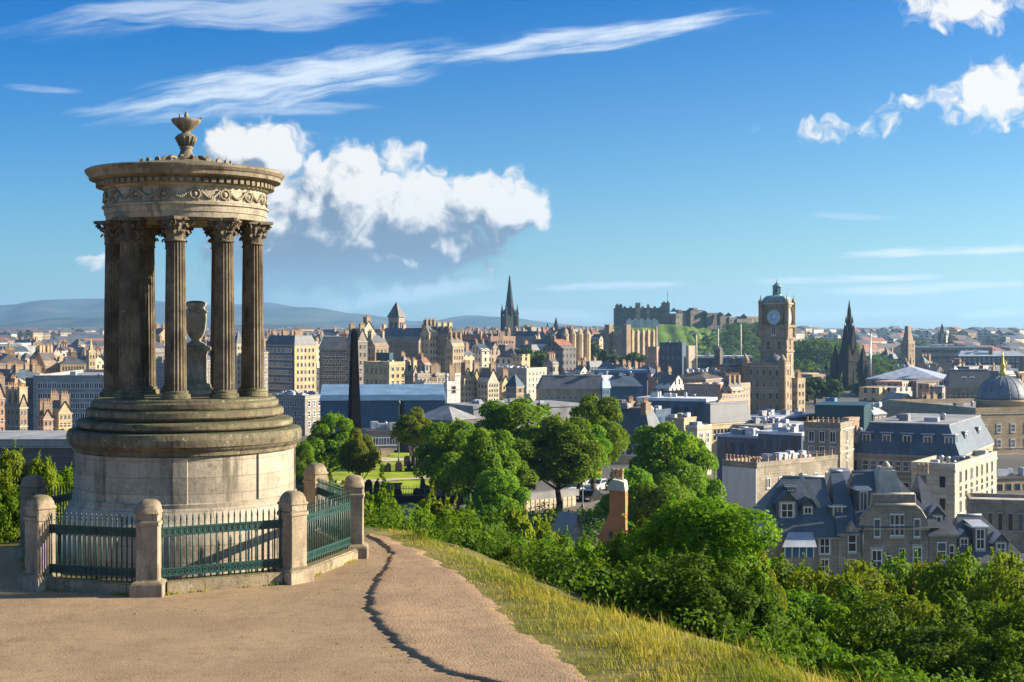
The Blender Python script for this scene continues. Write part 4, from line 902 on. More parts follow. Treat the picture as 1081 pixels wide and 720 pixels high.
cxm, cym = (x0 + x1) / 2, (y0 + y1) / 2
hx, hy = (x1 - x0) / 2, (y1 - y0) / 2
dm = MB(); rs = []
for k in range(8):
    t = k / 7; f = 1 - .62 * (1 - math.cos(t * math.pi / 2)) ** .9 if k else 1.0; f = math.cos(t * 1.16)
    rs.append([(cxm + sx * hx * .93 * f, cym + sy * hy * .93 * f, zc(319.4) + (zc(311.5) - zc(319.4)) * math.sin(t * math.pi / 2)) for sx, sy in ((-1, -1), (1, -1), (1, 1), (-1, 1))])
dm.rings(rs, 0, False).build('dome', M['copper'], CT_)
ln = MB(); zl = zc(311.8)
for k in range(8):
    a = math.pi / 8 + k * math.pi / 4; ln.box(cxm + 1.3 * math.cos(a) - .22, cxm + 1.3 * math.cos(a) + .22, cym + 1.3 * math.sin(a) - .22, cym + 1.3 * math.sin(a) + .22, zl + .5, zl + 3.0)
ln.lathe([(2.2, zl - .5), (1.7, zl + .5)], 8, cxm, cym, smooth=False); ln.lathe([(1.6, zl + 3.0), (1.8, zl + 3.3), (1.4, zl + 3.8), (.7, zl + 4.3), (.25, zl + 4.8), (.2, zl + 5.2), (.05, zl + 5.9)], 12, cxm, cym)
ln.lathe([(.9, zl), (.9, zl + 4.3)], 8, cxm, cym, 1); ln.build('lantern', [M['copper'], M['blueglass']], CT_)
for sx in (x0, x1):
    for sy in (y0, y1):
        MB().lathe([(.3, zc(357)), (.8, zc(353)), (.8, zc(320)), (1.0, zc(319.5)), (.9, zc(318.5)), (.7, zc(317)), (.3, zc(315.5)), (.12, zc(313.5)), (.08, zc(311))], 10, sx, sy).build('corner_turret', M['tan'], CT_)
# dial on the shaded front (x = x0 face) and on the sunlit flank
M['dial'] = plain('pale blue clock dial', (0.25, 0.42, 0.55), 0.3, 0, .1); M['dialmark'] = plain('white dial mark', (.75, .75, .72), .5, 0, .05)
def dial(parent, face):
    r = 2.25; d = MB()
    d.lathe([(r + .55, 0), (r + .55, .35), (r + .1, .5), (r, .36)], 40, mi=1, cap0=True, cap1=False)
    d.lathe([(r, .30), (.001, .30)], 40, mi=0, cap0=False, cap1=False)
    for k in range(12):
        a = k * math.pi / 6; c, s = math.cos(a), math.sin(a); w = .13
        d.poly([(q * c - t * s, q * s + t * c, .325) for q, t in ((r * .68, -w), (r * .95, -w * 1.2), (r * .95, w * 1.2), (r * .68, w))], 2)
    for k in range(12):
        a = (k + .5) * math.pi / 6; c, s = math.cos(a), math.sin(a)
        d.poly([(q * c - t * s, q * s + t * c, .322) for q, t in ((r * .86, -.06), (r * .95, -.06), (r * .95, .06), (r * .86, .06))], 2)
    me = d.mesh('clock_dial', [M['dial'], M['sill'], M['dialmark']])
    o = bpy.data.objects.new('clock_dial', me); COL.objects.link(o); o.parent = parent
    if face == 'L': o.rotation_euler = (R(90), 0, R(-90)); o.location = (x0 + .5, cym, zc(334.5))
    else: o.rotation_euler = (R(90), 0, 0); o.location = (cxm, y0 + .5, zc(334.5))
    hm = MB()
    for a, l, w in ((R(62), r * .55, .16), (R(-15), r * .8, .11)):
        c, s = math.cos(a), math.sin(a); hm.poly([(q * c - t * s, q * s + t * c, .345 + w * .05) for q, t in ((-.5, -w), (l * .8, -w), (l, 0), (l * .8, w), (-.5, w))])
    h = hm.build('clock_hand', M['dialmark'], o)
dial(CT_, 'L'); dial(CT_, 'R')
pg = [(-2.6, 0), (2.6, 0)] + [(2.6 * math.cos(t), .35 + 2.3 * math.sin(t)) for t in [i * math.pi / 10 for i in range(11)]]
MB().prism(pg, -.45, .6).build('pediment', M['tan'], CT_, (cxm, y0 + .5, zc(323.5))); MB().prism(pg, -.45, .6).build('pediment', M['tan'], CT_, (x0 + .5, cym, zc(323.5)), -math.pi / 2)
for k in (-1, 1): MB().lathe([(.35, 0), (.35, 5.5), (.5, 5.7), (.1, 7.2)], 8).build('pinnacle', M['tan'], CT_, (x0 - .1, cym + k * 3.2, zc(345))); MB().lathe([(.35, 0), (.35, 5.5), (.5, 5.7), (.1, 7.2)], 8).build('pinnacle', M['tan'], CT_, (cxm + k * 3.0, y0 - .1, zc(345)))
for zz in (zc(398), zc(386), zc(370)):
    for k in range(2): inst('window', WM['stone'], CT_, (x0 - .012, cym + (k - .5) * 4 + .6, zz), -math.pi / 2, (1.3, 1, 3.4))
    inst('window', WM['stone'], CT_, (cxm - 1, y0 - .012, zz), 0, (2.0, 1, 4.2))
inst('window', WM['white'], CT_, (x0 - .015, cym + .8, zc(354)), -math.pi / 2, (1.6, 1, 4.2))
# lower wing in front, with its own barrel roof
o = building('hotel_wing', 'lower tan wing with a domed corner roof against the clock tower hotel', 787, 826, 834, 386, 440, 488, 66, 'tan', 'slate', 'flat', 1.0, (5, 4), (2, 4), 'stone', 0, 2)
Lv, Lu, H = dims(o)
MB().lathe([(2.9, H + 1.0), (2.8, H + 1.8), (2.3, H + 2.8), (1.4, H + 3.5), (.3, H + 3.9), (.1, H + 4.6)], 20, Lv * .5, 4.2).build('dome', M['slate'], o)
for y in (0, Lu): MB().lathe([(1.2, 0), (1.2, H + 1.6), (1.4, H + 1.8), (1.0, H + 2.6), (.1, H + 4)], 10, 0, y).build('corner_turret', M['tan'], o)
building('hotel_wing', 'sunlit lower wing with bay windows right of the clock tower foot', 836, 842, 850, 402, 440, 500, 40, 'buff', 'slate', 'flat', 1.0, (2, 4), (2, 4), 'stone', 2, 0)

# ------------------------------------------------------------------ gothic spire monument
Ys = 680; zb = ZP(424, Ys); zt = ZP(316, Ys); Hs = zt - zb
go = empty('gothic_monument', (XP(896.5, Ys), Ys, zb), R(30), 'soot-black gothic spire monument with pinnacles and open arches', 'monument')
gb = zg(XP(896, Ys), Ys) - zb
def pier(x, y, w, z0, z1, z2, name='pier', rz=0.0):
    MB().box(-w, w, -w, w, z0, z1).frustum((-w * 1.25, w * 1.25, -w * 1.25, w * 1.25), (-w * .9, w * .9, -w * .9, w * .9), z1 + .002, z1 + .8).frustum((-w * .8, w * .8, -w * .8, w * .8), (-.06, .06, -.06, .06), z1 + .802, z2).build(name, M['soot'], go, (x, y, 0), rz)
for sx in (-1, 1):
    for sy in (-1, 1):
        pier(sx * 4.6, sy * 4.6, 1.6, gb, Hs * .40, Hs * .56)
        pier(sx * 7.6, sy * 7.6, 1.0, gb, Hs * .25, Hs * .40, 'outer_pier'); pier(sx * 7.8, sy * 4.4, .6, gb, Hs * .20, Hs * .33, 'outer_pier'); pier(sx * 4.4, sy * 7.8, .6, gb, Hs * .20, Hs * .33, 'outer_pier')
        MB().prism([(2.8, Hs * .42), (7.6, Hs * .27), (7.6, Hs * .22), (2.8, Hs * .36)], -.3, .3).build('flying_buttress', M['soot'], go, (0, 0, 0), math.atan2(sy, sx))
for k in range(4):
    a = k * math.pi / 2
    arch = [(-3.2, Hs * .13), (-3.2, Hs * .42), (0, Hs * .54), (3.2, Hs * .42), (3.2, Hs * .13), (2.6, Hs * .13), (2.2, Hs * .22), (0, Hs * .33), (-2.2, Hs * .22), (-2.6, Hs * .13)]
    MB().prism(arch, -4.9, -4.2).build('arch', M['soot'], go, (0, 0, 0), a)
    MB().prism([(-1.0, Hs * .46), (-1.0, Hs * .66), (0, Hs * .74), (1.0, Hs * .66), (1.0, Hs * .46)], -3.2, -2.4).build('gable', M['soot'], go, (0, 0, 0), a)
sp = MB().lathe([(4.0, Hs * .36), (3.8, Hs * .50), (2.9, Hs * .52), (2.5, Hs * .64), (2.1, Hs * .66), (1.6, Hs * .76), (1.35, Hs * .77), (.75, Hs * .91), (.6, Hs * .92), (.10, Hs * .99), (.02, Hs)], 8, smooth=False)
for k in range(8):
    a = k * math.pi / 4 + .39
    for z0_, r_, h_ in ((.52, 3.4, .13), (.66, 2.5, .10), (.77, 1.7, .07)):
        sp.frustum((r_ * math.cos(a) - .35, r_ * math.cos(a) + .35, r_ * math.sin(a) - .35, r_ * math.sin(a) + .35), (r_ * math.cos(a) * .95 - .04, r_ * math.cos(a) * .95 + .04, r_ * math.sin(a) * .95 - .04, r_ * math.sin(a) * .95 + .04), Hs * z0_, Hs * (z0_ + h_))
sp.build('spire', M['soot'], go)
MB().box(-2.0, 2.0, -2.0, 2.0, gb, Hs * .12).build('plinth', M['soot'], go)

# ------------------------------------------------------------------ castle and its rock
def castle_hill():
    Yh = 1180
    prof = [(560, 372), (600, 362), (625, 352), (645, 346), (662, 342), (690, 341), (720, 345), (750, 349), (785, 352), (812, 356), (838, 366), (870, 378), (900, 385)]
    pxs = np.array([p[0] for p in prof], float); pys = np.array([p[1] for p in prof], float)
    X = np.arange(560, 900.1, 2.5); Zt = CZ - (np.interp(X, pxs, pys) - HY) / F * (Yh + 60); k = np.ones(5) / 5; Zt = np.convolve(np.pad(Zt, 2, 'edge'), k, 'valid')
    rows = []; rs = np.random.RandomState(3)
    for t in np.linspace(0, 1, 40):
        y = 930 + t * 520; f = sstep(0.02, .60, t) * (1 - sstep(.72, 1.0, t)); f = f ** 1.05
        crag = (rs.rand(len(X)) - .5) * 5.0 * (0.25 < t < .75) * sstep(700, 740, X) * (1 - sstep(800, 830, X))
        gul = 2.2 * np.sin(X * .11 + t * 9) * math.sin(math.pi * min(t * 1.6, 1)) + 1.2 * np.sin(X * .37 - t * 5) * math.sin(math.pi * min(t * 1.6, 1))
        z = -24 + (Zt + 24) * f + gul * f + crag
        rows.append([((px - CX) / F * (Yh + 60) * (1 + (t - .6) * .12), y, float(zz)) for px, zz in zip(X, z)])
    m, b, bs = new_mat('castle hill'); co = b.n('ShaderNodeTexCoord').outputs['Object']; ge = b.n('ShaderNodeNewGeometry').outputs['Normal']
    n = b.noise(co, .03, 6, .65); nz = b.sep(ge)[2]; xx = b.sep(co)[0]
    g = b.mix(b.ramp(n, .4, .6), (.055, .115, .014, 1), (.12, .18, .026, 1))
    rk = b.mix(b.ramp(b.noise(co, .08, 6, .7), .35, .65), (.06, .055, .05, 1), (.17, .155, .13, 1))
    fac = b.ramp(b.m('ADD', b.m('ADD', b.ramp(nz, .60, .86), b.m('MULTIPLY', b.m('SUBTRACT', n, .5), .8)), b.ramp(xx, 165, 195, 0, -.5)), .3, .55)
    put(bs, 'Base Color', b.mix(fac, rk, g)); put(bs, 'Roughness', .95); put(bs, 'Specular IOR Level', .1)
    mb = MB(); mb.rings(rows, 0, True, False, False, False); return tag(mb.build('castle_hill', m), kind='structure')
castle_hill()
def block(parent, name, px0, px1, pyT, pyB, Y, dep, mat, cren=0.0, rz=0.0):
    x0_, x1_ = XP(px0, Y) - parent.location.x, XP(px1, Y) - parent.location.x; z0_, z1_ = ZP(pyB, Y) - parent.location.z, ZP(pyT, Y) - parent.location.z; y0_ = Y - parent.location.y
    w_ = (x1_ - x0_) / 2; hd = min(dep / 2, w_ * 1.2); q_ = .42
    mb = MB().box(-w_, w_, -hd, hd, z0_ - 6, z1_)
    if cren:
        n = max(2, int(2 * w_ / (cren * 2.4)))
        for k in range(n):
            c = -w_ + (k + .5) * 2 * w_ / n; mb.box(c - cren * .5, c + cren * .5, -hd - .1, -hd + 1.2, z1_ + .01, z1_ + cren * .7)
    o_ = mb.build(name, M[mat], parent, ((x0_ + x1_) / 2, y0_ + hd, 0), R(rz))
    for r_ in range(2):
        for c_ in range(max(1, int(w_ / 4))): inst('window', WM['dark'], o_, (-w_ * .7 + c_ * 6.5, -hd - .05, z1_ - 4 - r_ * 5.5), 0, (1.1, 1, 1.9))
    return o_
YC = 1235
cas = empty('castle', (XP(678, YC), YC, ZP(346, YC)), R(0), 'long grey stone castle with battlements crowning the green hill', 'castle')
M['castle'] = stone('castle stone', (.15, .135, .115), .3, .9, .05, (3.5, 1.6, .05), .4, (.06, .055, .05))
M['castle_pale'] = stone('pale castle stone', (.25, .22, .18), .3, .9, .05, (3.5, 1.6, .05), .4, (.08, .075, .07))
pal = block(cas, 'palace_block', 650, 707, 325, 347, YC, 26, 'castle', 2.0)
block(cas, 'tower', 650, 657, 322, 347, YC - 3, 8, 'castle', 1.6); block(cas, 'tower', 699, 707, 319.5, 347, YC - 3, 8, 'castle', 1.6); block(cas, 'tower', 671, 676, 320, 347, YC - 2, 6, 'pink', 1.0); block(cas, 'tower', 683, 685.5, 322, 347, YC - 2, 6, 'pink', .8)
qs = random.Random(5)
for (a, b_, t, bt, dY) in [(707, 722, 331, 348, 8), (722, 741, 328, 350, 14), (729, 735, 325, 350, 18), (741, 756, 331, 352, 20), (752, 768, 333, 354, 26), (765, 776, 335, 355, 30), (774, 792, 337, 357, 34), (780, 806, 334, 358, 44), (758, 763, 330.5, 352, 24), (715, 719, 327, 350, 16)]:
    block(cas, 'curtain_wall', a, b_, t, bt, YC + dY, 14, qs.choice(('castle', 'castle_pale')), qs.choice((0, 1.0)), qs.uniform(18, 40))
for px in (712, 727, 745, 761, 770, 786):
    x = XP(px, YC + 12) - cas.location.x; MB().prism([(-3, 0), (3, 0), (0, 3.2)], 0, 8, 0).build('gabled_roof', M['slate'], cas, (x, 14, ZP(329 + (px - 712) * .085, YC + 12) - cas.location.z))
MB().box(-.25, .25, -.25, .25, 0, 9).build('flagpole', M['frame'], cas, (XP(705, YC) - cas.location.x, 2, ZP(319.5, YC) - cas.location.z))
std = empty('grandstand', (XP(662, 1130), 1130, ZP(342, 1130)), 0, 'long white grandstand tents below the castle palace wall', 'grandstand')
for k in range(5):
    x = k * 5.0; MB().box(x, x + 4.7, 0, 9, -3, 2.2).prism([(x - .2, 2.21), (x + 4.9, 2.21), (x + 2.35, 4.4)], -.2, 9.2).build('tent', M['white'], std)

# ------------------------------------------------------------------ right of the picture
o = B('chimney_tower', 'brown stone tower topped by a tall chimney on the right', 951, 959, 966, 361, 392, 850, 45, 'brown', 'slate', 'flat', .8, (2, 5), (2, 5), 'stone', cat='tower')
Lv, Lu, H = dims(o); MB().frustum((Lv * .1, Lv * .9, Lu * .1, Lu * .9), (Lv * .22, Lv * .78, Lu * .22, Lu * .78), H + .07, H + 5).frustum((Lv * .24, Lv * .76, Lu * .24, Lu * .76), (Lv * .28, Lv * .72, Lu * .28, Lu * .72), H + 5.002, H + 9.5).build('chimney', M['brown'], o)
B('office', 'long low office with dark glass band right of the chimney tower', 966, 968, 1046, 367, 382, 900, 4, 'brown', 'whiteroof', 'slab', .8, None, (16, 2), 'dark', 0, 14, maxlen=60, w=2.4, h=1.6)
B('office', 'dark long-roofed block at the far right skyline', 1008, 1012, 1081, 376, 392, 780, 5, 'dark', 'lead', 'hip', 3, None, (12, 2), 'white', 3, 6, maxlen=50)
B('tower_block', 'pale square tower block on the far right skyline', 1056, 1062, 1066, 357, 372, 1250, 50, 'concrete', 'felt', 'flat', .8, (3, 4), (3, 4), 'dark')
B('gallery', 'long stone hall with pale hipped roof right of the gothic spire', 914, 996, 1008, 401, 420, 600, 66, 'brown', 'lead', 'hip', 5.0, (11, 2), (4, 2), 'dark', 0, 4, maxlen=46)
o = B('pavilion', 'white pyramid tent roof pavilion at the end of the pale hipped hall', 997, 1006, 1019, 400, 410, 560, 45, 'cream', 'whiteroof', 'pyr', 5.0, (2, 1), (3, 1), 'dark')
B('hall', 'flat brown hall with white roof edge behind the grey dome', 1030, 1034, 1074, 392, 405, 640, 8, 'brown', 'whiteroof', 'slab', 1.0, None, (8, 1), 'dark', 0, 5, maxlen=24)
o = B('bank', 'dark roofed block with two round dormers left of the grey dome', 998, 1002, 1046, 408, 428, 450, 6, 'brown', 'slate', 'mansard', 5.2, None, (8, 1), 'stone', 0, 0)
Lv, Lu, H = dims(o)
for k in range(2):
    d = MB().lathe([(1.25, 0), (1.25, 1.6)], 20, mi=0).lathe([(.85, -.05), (.001, -.06)], 20, mi=1, cap0=False, cap1=False).build('round_dormer', [M['frame'], M['glass']], o)
    d.rotation_euler = (R(-90), 0, 0); d.location = (Lv * (.36 + .2 * k), .2, H + 2.0)
o = B('temple_front', 'brown stone block with low pediment in front of the pale hipped hall', 926, 944, 972, 431, 446, 430, 14, 'brown', 'felt', 'gy', 4.2, (3, 1), (3, 1), 'stone')
B('terrace', 'sunlit cream terrace stepping back right of the pedimented block', 966, 972, 1002, 428, 452, 420, 38, 'cream', 'felt', 'flat', .8, (2, 2), (6, 3), 'stone', 3, 9)
B('roof_block', 'low lead-roofed block left of the pedimented block', 905, 922, 936, 438, 450, 400, 50, 'dark', 'lead', 'hip', 2, (4, 1), (3, 1), 'white', 0, 8)
# domed stone building
o = B('domed_building', 'large stone building with grey dome and gilded finial at the right edge', 938, 1030, 1150, 436, 512, 330, 14, 'buff', 'felt', 'flat', 1.2, None, None, 'stone', 0, 6, maxlen=48, minz=-26)
Lv, Lu, H = dims(o)
for r_ in range(3):
    for c_ in range(5): inst('window', WM['fine'], o, (1.8 + c_ * 3.7, -.012, H - 4.6 - r_ * 3.6), 0, (1.1, 1, 1.9))
MB().box(-.2, Lv + .2, -.25, -.012, H - 9.9, H - 9.6).build('string_course', M['sill'], o)
for k in range(4): MB().prism([(-1, 0), (1, 0), (1, 2), (.6, 2.7), (0, 3), (-.6, 2.7), (-1, 2)], -.08, .02, 0).build('arched_door', M['glass'], o, (3.4 + k * 4.4, 0, H - 15.6))
Rd = 26.5 / F * 345; xd = XP(1058.5, 345) - o.location.x; yd = 345 - o.location.y
ca_, sa_ = math.cos(-R(14)), math.sin(-R(14)); xl, yl = xd * ca_ - yd * sa_, xd * sa_ + yd * ca_
MB().lathe([(Rd * 1.02, H - .5), (Rd * 1.02, H + 1.9), (Rd * 1.10, H + 2.0), (Rd * 1.10, H + 2.5)], 48, xl, yl).build('dome_drum', M['buff'], o)
dome = MB().lathe([(Rd * math.cos(t), H + 2.4 + Rd * .98 * math.sin(t)) for t in [i / 12 * math.pi / 2 * .97 for i in range(13)]], 48, xl, yl).build('dome', M['domeslate'], o)
rb = MB()
for k in range(16):
    a = 2 * math.pi * k / 16 + .1; pr = None
    for i in range(9):
        t = i / 8 * math.pi / 2 * .95; p = (xl + Rd * 1.005 * math.cos(t) * math.cos(a), yl + Rd * 1.005 * math.cos(t) * math.sin(a), H + 2.4 + Rd * .985 * math.sin(t))
        if pr: rb.tube(pr, p, .07, None, 4)
        pr = p
rb.build('dome_rib', M['domeslate'], dome)
MB().lathe([(1.0, 0), (1.0, .8), (.7, 1.0), (.55, 2.0), (.75, 2.2), (.35, 3.0), (.25, 4.6), (.05, 6.2)], 12).build('finial', M['gold_leaf'], o, (xl, yl, H + 2.3 + Rd * .97))

B('workshop', 'low brown-roofed workshop with flat roof at the right edge below the domed building', 1038, 1046, 1130, 506, 530, 240, 16, 'buff', 'slate_brown', 'slab', .4, (2, 1), (8, 1), 'dark', 0, 8, False, maxlen=24)
# mansard block and the buildings round it
o = B('mansard_block', 'broad dark mansard block with white dormer windows and sunlit pale end', 903, 1012, 1048, 482, 532, 200, 62, 'buff', 'slate_blue', 'mansard', 4.2, (11, 2), (4, 3), 'sash', 0, 3, w=.95, h=1.5, maxlen=50)
Lv, Lu, H = dims(o)
DW = MB().box(-.85, .85, -.15, 1.9, 0, 2.0).box(-.95, .95, -.3, 1.9, 2.002, 2.15, 1).mesh('dormer', [M['slate_blue'], M['lead']])
for k in range(5):
    d = inst('dormer', DW, o, (.75, Lu * (k + .5) / 5, H + .9), -math.pi / 2); inst('window', WM['white'], d, (-.6, -.16, .2), 0, (1.2, 1, 1.6))
for k in range(2):
    d = inst('dormer', DW, o, (Lv * (k + .8) / 2.6, .75, H + .9), 0); inst('window', WM['white'], d, (-.6, -.16, .2), 0, (1.2, 1, 1.6))
B('terrace', 'cream sunlit terrace wing with awning roof below the mansard block', 962, 1008, 1052, 496, 548, 188, 58, 'cream', 'felt', 'flat', .8, (2, 2), (7, 3), 'stone', 0, 5, w=.9, h=1.7, maxlen=24)
B('roof_block', 'dark flat-roofed wing at the left end of the mansard block', 866, 905, 916, 462, 500, 215, 68, 'navy', 'felt', 'slab', .4, (5, 2), (2, 2), 'white', 0, 5, False, w=1.1, h=1.3)
o = B('stone_stack', 'tall square stone block with blue windows in front of the mansard block', 849, 887, 901, 452, 505, 190, 60, 'house', 'felt', 'flat', .7, (3, 3), (1, 3), 'white', 0, 0, w=.8, h=1.5)
Lv, Lu, H = dims(o)
for k in range(7): inst('chimney_pot', POT, o, (.3, Lu * (k + .5) / 7, H + .7))
B('chimney_wall', 'pale orange gable wall rising right of the tall square stone block', 889, 896, 907, 444, 505, 205, 48, 'pink', 'felt', 'flat', .4, None, (1, 3), 'dark', band=False)
o = B('white_gable_house', 'stone house with blank white rendered end wall and flat roof', 763, 799, 884, 494, 575, 165, 42, 'house', 'felt', 'flat', .6, None, None, 'white', 0, 7, False, maxlen=18)
Lv, Lu, H = dims(o)
MB().box(-.12, -.004, .02, Lu - .02, -1, H - .1).build('white_wall', M['render_white'], o)
win_row(o, 'R', Lv, H * .62, H * .95, 6, 1, 'white', .7, 1.2)
q2 = random.Random(3)
for k in range(9): inst('chimney_pot', POT, o, (.3, Lu * (k + .5) / 9, H + .6))
for k in range(10): inst('chimney_pot', POT, o, (Lv * (k + .5) / 10, .3, H + .6))
o = B('white_gable_house', 'second white rendered end wall behind the slate dormer houses', 872, 879, 903, 507, 560, 160, 10, 'render_white', 'felt', 'flat', .6, (1, 2), (3, 2), 'white', 0, 3, False, w=.5, h=1.3, maxlen=16)

# ------------------------------------------------------------------ the front row of slate-roofed houses
YH = 148.0
def hx(px): return (px - CX) / F * YH
def hz(py): return ZP(py, YH)
def house_root(name, label, px, py):
    o = empty(name, (hx(px), YH, hz(py)), 0, label, 'house'); return o
def loc(o, px, py): return hx(px) - o.location.x, hz(py) - o.location.z
def facade(o, px0, px1, pyE, dep, mat='house'):
    x0_, _ = loc(o, px0, 0); x1_, zE = loc(o, px1, pyE)
    MB().box(x0_, x1_, 0, dep, -6, zE).build('wall', M[mat], o); MB().box(x0_ - .1, x1_ + .1, -.18, .0, zE - .3, zE - .02).build('eaves_course', M['sill'], o)
    return x0_, x1_, zE
def fwin(o, px0, px1, py0, py1, kind='fine', y=-.012):
    x0_, z0_ = loc(o, px0, py1); x1_, z1_ = loc(o, px1, py0); return inst('window', WM[kind], o, (x0_, y, z0_), 0, (x1_ - x0_, 1, z1_ - z0_))
def droof(o, x0_, x1_, zE, zR, run, hipL, hipR, mat='slate_blue', ov=.3, dep=9):
    """steep slope facing us from the eave to a ridge `run` metres back, hipped by hipL / hipR at the ends"""
    mb = MB(); a = (x0_ - ov, -ov, zE - .1); b_ = (x1_ + ov, -ov, zE - .1); c = (x1_ - hipR, run, zR); d = (x0_ + hipL, run, zR)
    e = (x0_ - ov, 2 * run + ov, zE - .1); f = (x1_ + ov, 2 * run + ov, zE - .1)
    mb.poly([a, b_, c, d]); mb.poly([f, e, d, c]); mb.poly([e, a, d]); mb.poly([b_, f, c]); mb.poly([a, e, f, b_])
    r = mb.build('roof', M[mat], o)
    MB().tube((d[0], run, zR + .03), (c[0], run, zR + .03), .12, None, 6).build('ridge', M['lead'], r)
    return r
def dormer(o, px0, px1, pyT, pyB, y0_, gable=True, mat='slate_blue', kind='fine', depth=3.0):
    x0_, zb_ = loc(o, px0, pyB); x1_, zt_ = loc(o, px1, pyT); w_ = x1_ - x0_; h_ = zt_ - zb_
    eav = h_ * (.62 if gable else .88)
    mb = MB().box(0, w_, 0, depth, -.4, eav, 0)
    if gable: mb.prism([(0, eav + .001), (w_, eav + .001), (w_ / 2, h_ - .1)], .02, depth, 0); mb.poly([(-.22, -.25, eav - .12), (-.22, depth, eav - .12), (w_ / 2, depth, h_), (w_ / 2, -.25, h_)], 1); mb.poly([(w_ + .22, depth, eav - .12), (w_ + .22, -.25, eav - .12), (w_ / 2, -.25, h_), (w_ / 2, depth, h_)], 1)
    else: mb.poly([(-.15, -.25, eav), (w_ + .15, -.25, eav), (w_ + .15, depth, h_), (-.15, depth, h_)], 1); mb.prism([(-.15, eav - .15), (w_ + .15, eav - .15), (w_ + .15, eav - .004), (-.15, eav - .004)], -.25, depth, 2)
    d = mb.build('dormer', [M['slate'], M[mat], M['frame']], o, (x0_, y0_, zb_))
    inst('window', WM[kind], d, (w_ * .2, -.02, .25), 0, (w_ * .6, 1, eav * .82))
    return d
# house with the big dormer
h = house_root('slate_house', 'slate-roofed stone house with large gabled dormer and glazed bay, left end of the front row', 800, 600)
x0_, x1_, zE = facade(h, 806, 884, 566, 9)
droof(h, x0_ - 1.2, x1_ - .1, zE, loc(h, 0, 508)[1], 4.4, 4.0, .3)
dormer(h, 822, 845, 520, 551, 1.3, True); dormer(h, 849, 863, 527, 553, 1.5, True)
dormer(h, 836, 846, 515, 524, 3.2, False, kind='white', depth=1.2)
fwin(h, 865, 876, 566.8 + 1, 585); fwin(h, 843, 850, 588, 603); fwin(h, 866, 875, 590, 606)
bx0, bz = loc(h, 825, 592); bx1, bt = loc(h, 856, 572)
bay = MB().box(bx0, bx1, -1.6, -.19, bz - 3, bz + .6, 0).box(bx0 + .05, bx1 - .05, -1.55, -.19, bz + .601, bt - .25, 1)
bay.poly([(bx0 - .3, -2.0, bt - .25), (bx1 + .2, -2.0, bt - .25), (bx1 + .2, -.01, bt + 1.0), (bx0 + .7, -.01, bt + 1.0)], 2)
for k in range(5): x = bx0 + .05 + k * (bx1 - bx0 - .1) / 4; bay.box(x - .05, x + .05, -1.62, -1.56, bz + .605, bt - .26, 3)
bay.build('glazed_bay', [M['house'], M['blueglass'], M['lead'], M['frame']], h)
MB().prism([(0, 0), (.5, 0), (-3.2, 6.4), (-3.5, 6.2)], 0, .4).build('gable_coping', M['house_pale'], h, (x1_ - .1, 2.0, zE))
# lean-to slate roof below the white gable
h = house_root('slate_house', 'low slate roof sloping down beside the blank white gable, half hidden by leaves', 750, 600)
x0_, x1_, zE = facade(h, 752, 806, 580, 8); droof(h, x0_, x1_ - .3, zE, loc(h, 0, 530)[1], 4, 1.0, 3.2, 'slate')
# narrow middle house
h = house_root('slate_house', 'narrow slate-roofed house with small wall gable between big dormer house and stone-gabled house', 890, 600)
x0_, x1_, zE = facade(h, 884.5, 906, 562, 9); droof(h, x0_ + .1, x1_, zE, loc(h, 0, 502)[1], 4.6, .2, .6)
dormer(h, 880, 895, 533, 553, 1.4, False); fwin(h, 895, 904, 563, 583, 'sash'); fwin(h, 894, 904, 590, 606, 'sash')
gx_, gz_ = loc(h, 891, 562); MB().prism([(0, 0), (1.6, 0), (.8, 1.2)], -.15, .6).build('wall_gable', M['house'], h, (gx_, 0, gz_))
# central gothic gable
h = house_root('gabled_house', 'tall grey stone house with shaped gable and mullioned windows, middle of the front row', 940, 600)
x0_, x1_, zE = facade(h, 906, 980, 556, 10)
def P2(px, py): return loc(h, px, py)
gp = [P2(x, y) for x, y in ((906, 557), (980, 557), (978, 548), (972, 538), (966, 533), (966, 522), (922, 522), (922, 533), (916, 540), (908, 549))]
gab = MB().prism(list(reversed(gp)), -.12, 1.2).build('gable', M['house'], h)
cp = MB()
for a, c in zip(gp[2:], gp[3:]): cp.tube((a[0], .4, a[1]), (c[0], .4, c[1]), .16, None, 6)
cp.tube((gp[5][0], -.2, gp[5][1] - 1.0), (gp[6][0], -.2, gp[6][1] - 1.0), .14, None, 6)
cp.build('coping', M['house_pale'], gab)
for a, b_ in ((922, 929), (964, 971)): fwin(h, a, b_, 547, 567, 'sash', -.14)
for k in range(3): fwin(h, 939 + k * 5.2, 943.6 + k * 5.2, 542, 566, 'sash', -.14)
fwin(h, 920, 931, 580, 604); fwin(h, 949, 955, 579, 592, 'sash'); fwin(h, 964, 973, 577, 600); fwin(h, 934, 941, 586, 606, 'sash')
droof(h, x0_, x1_ + 1.2, zE, loc(h, 0, 503)[1], 5.0, .5, 3.6, 'slate')
dormer(h, 908, 922, 514, 544, 1.4, False, 'slate_blue', 'white')
tx0, tz = loc(h, 929, 523); tx1, tt = loc(h, 963, 500)
MB().frustum((tx0, tx1, 2.2, 5.5), (tx0 + .7, tx1 - .9, 3.0, 5.0), tz - 2, tt).box(tx0 + .9, tx1 - 1.1, 3.2, 4.9, tt + .002, tt + .35).lathe([(.5, tt + .36), (.35, tt + .7), (.1, tt + .95)], 8, (tx0 + tx1) / 2, 4).build('roof_turret', M['house_pale'], h)
MB().lathe([(.10, 0), (.10, 6.5)], 6).build('drainpipe', M['iron'], h, (x0_ + .4, -.2, -2))
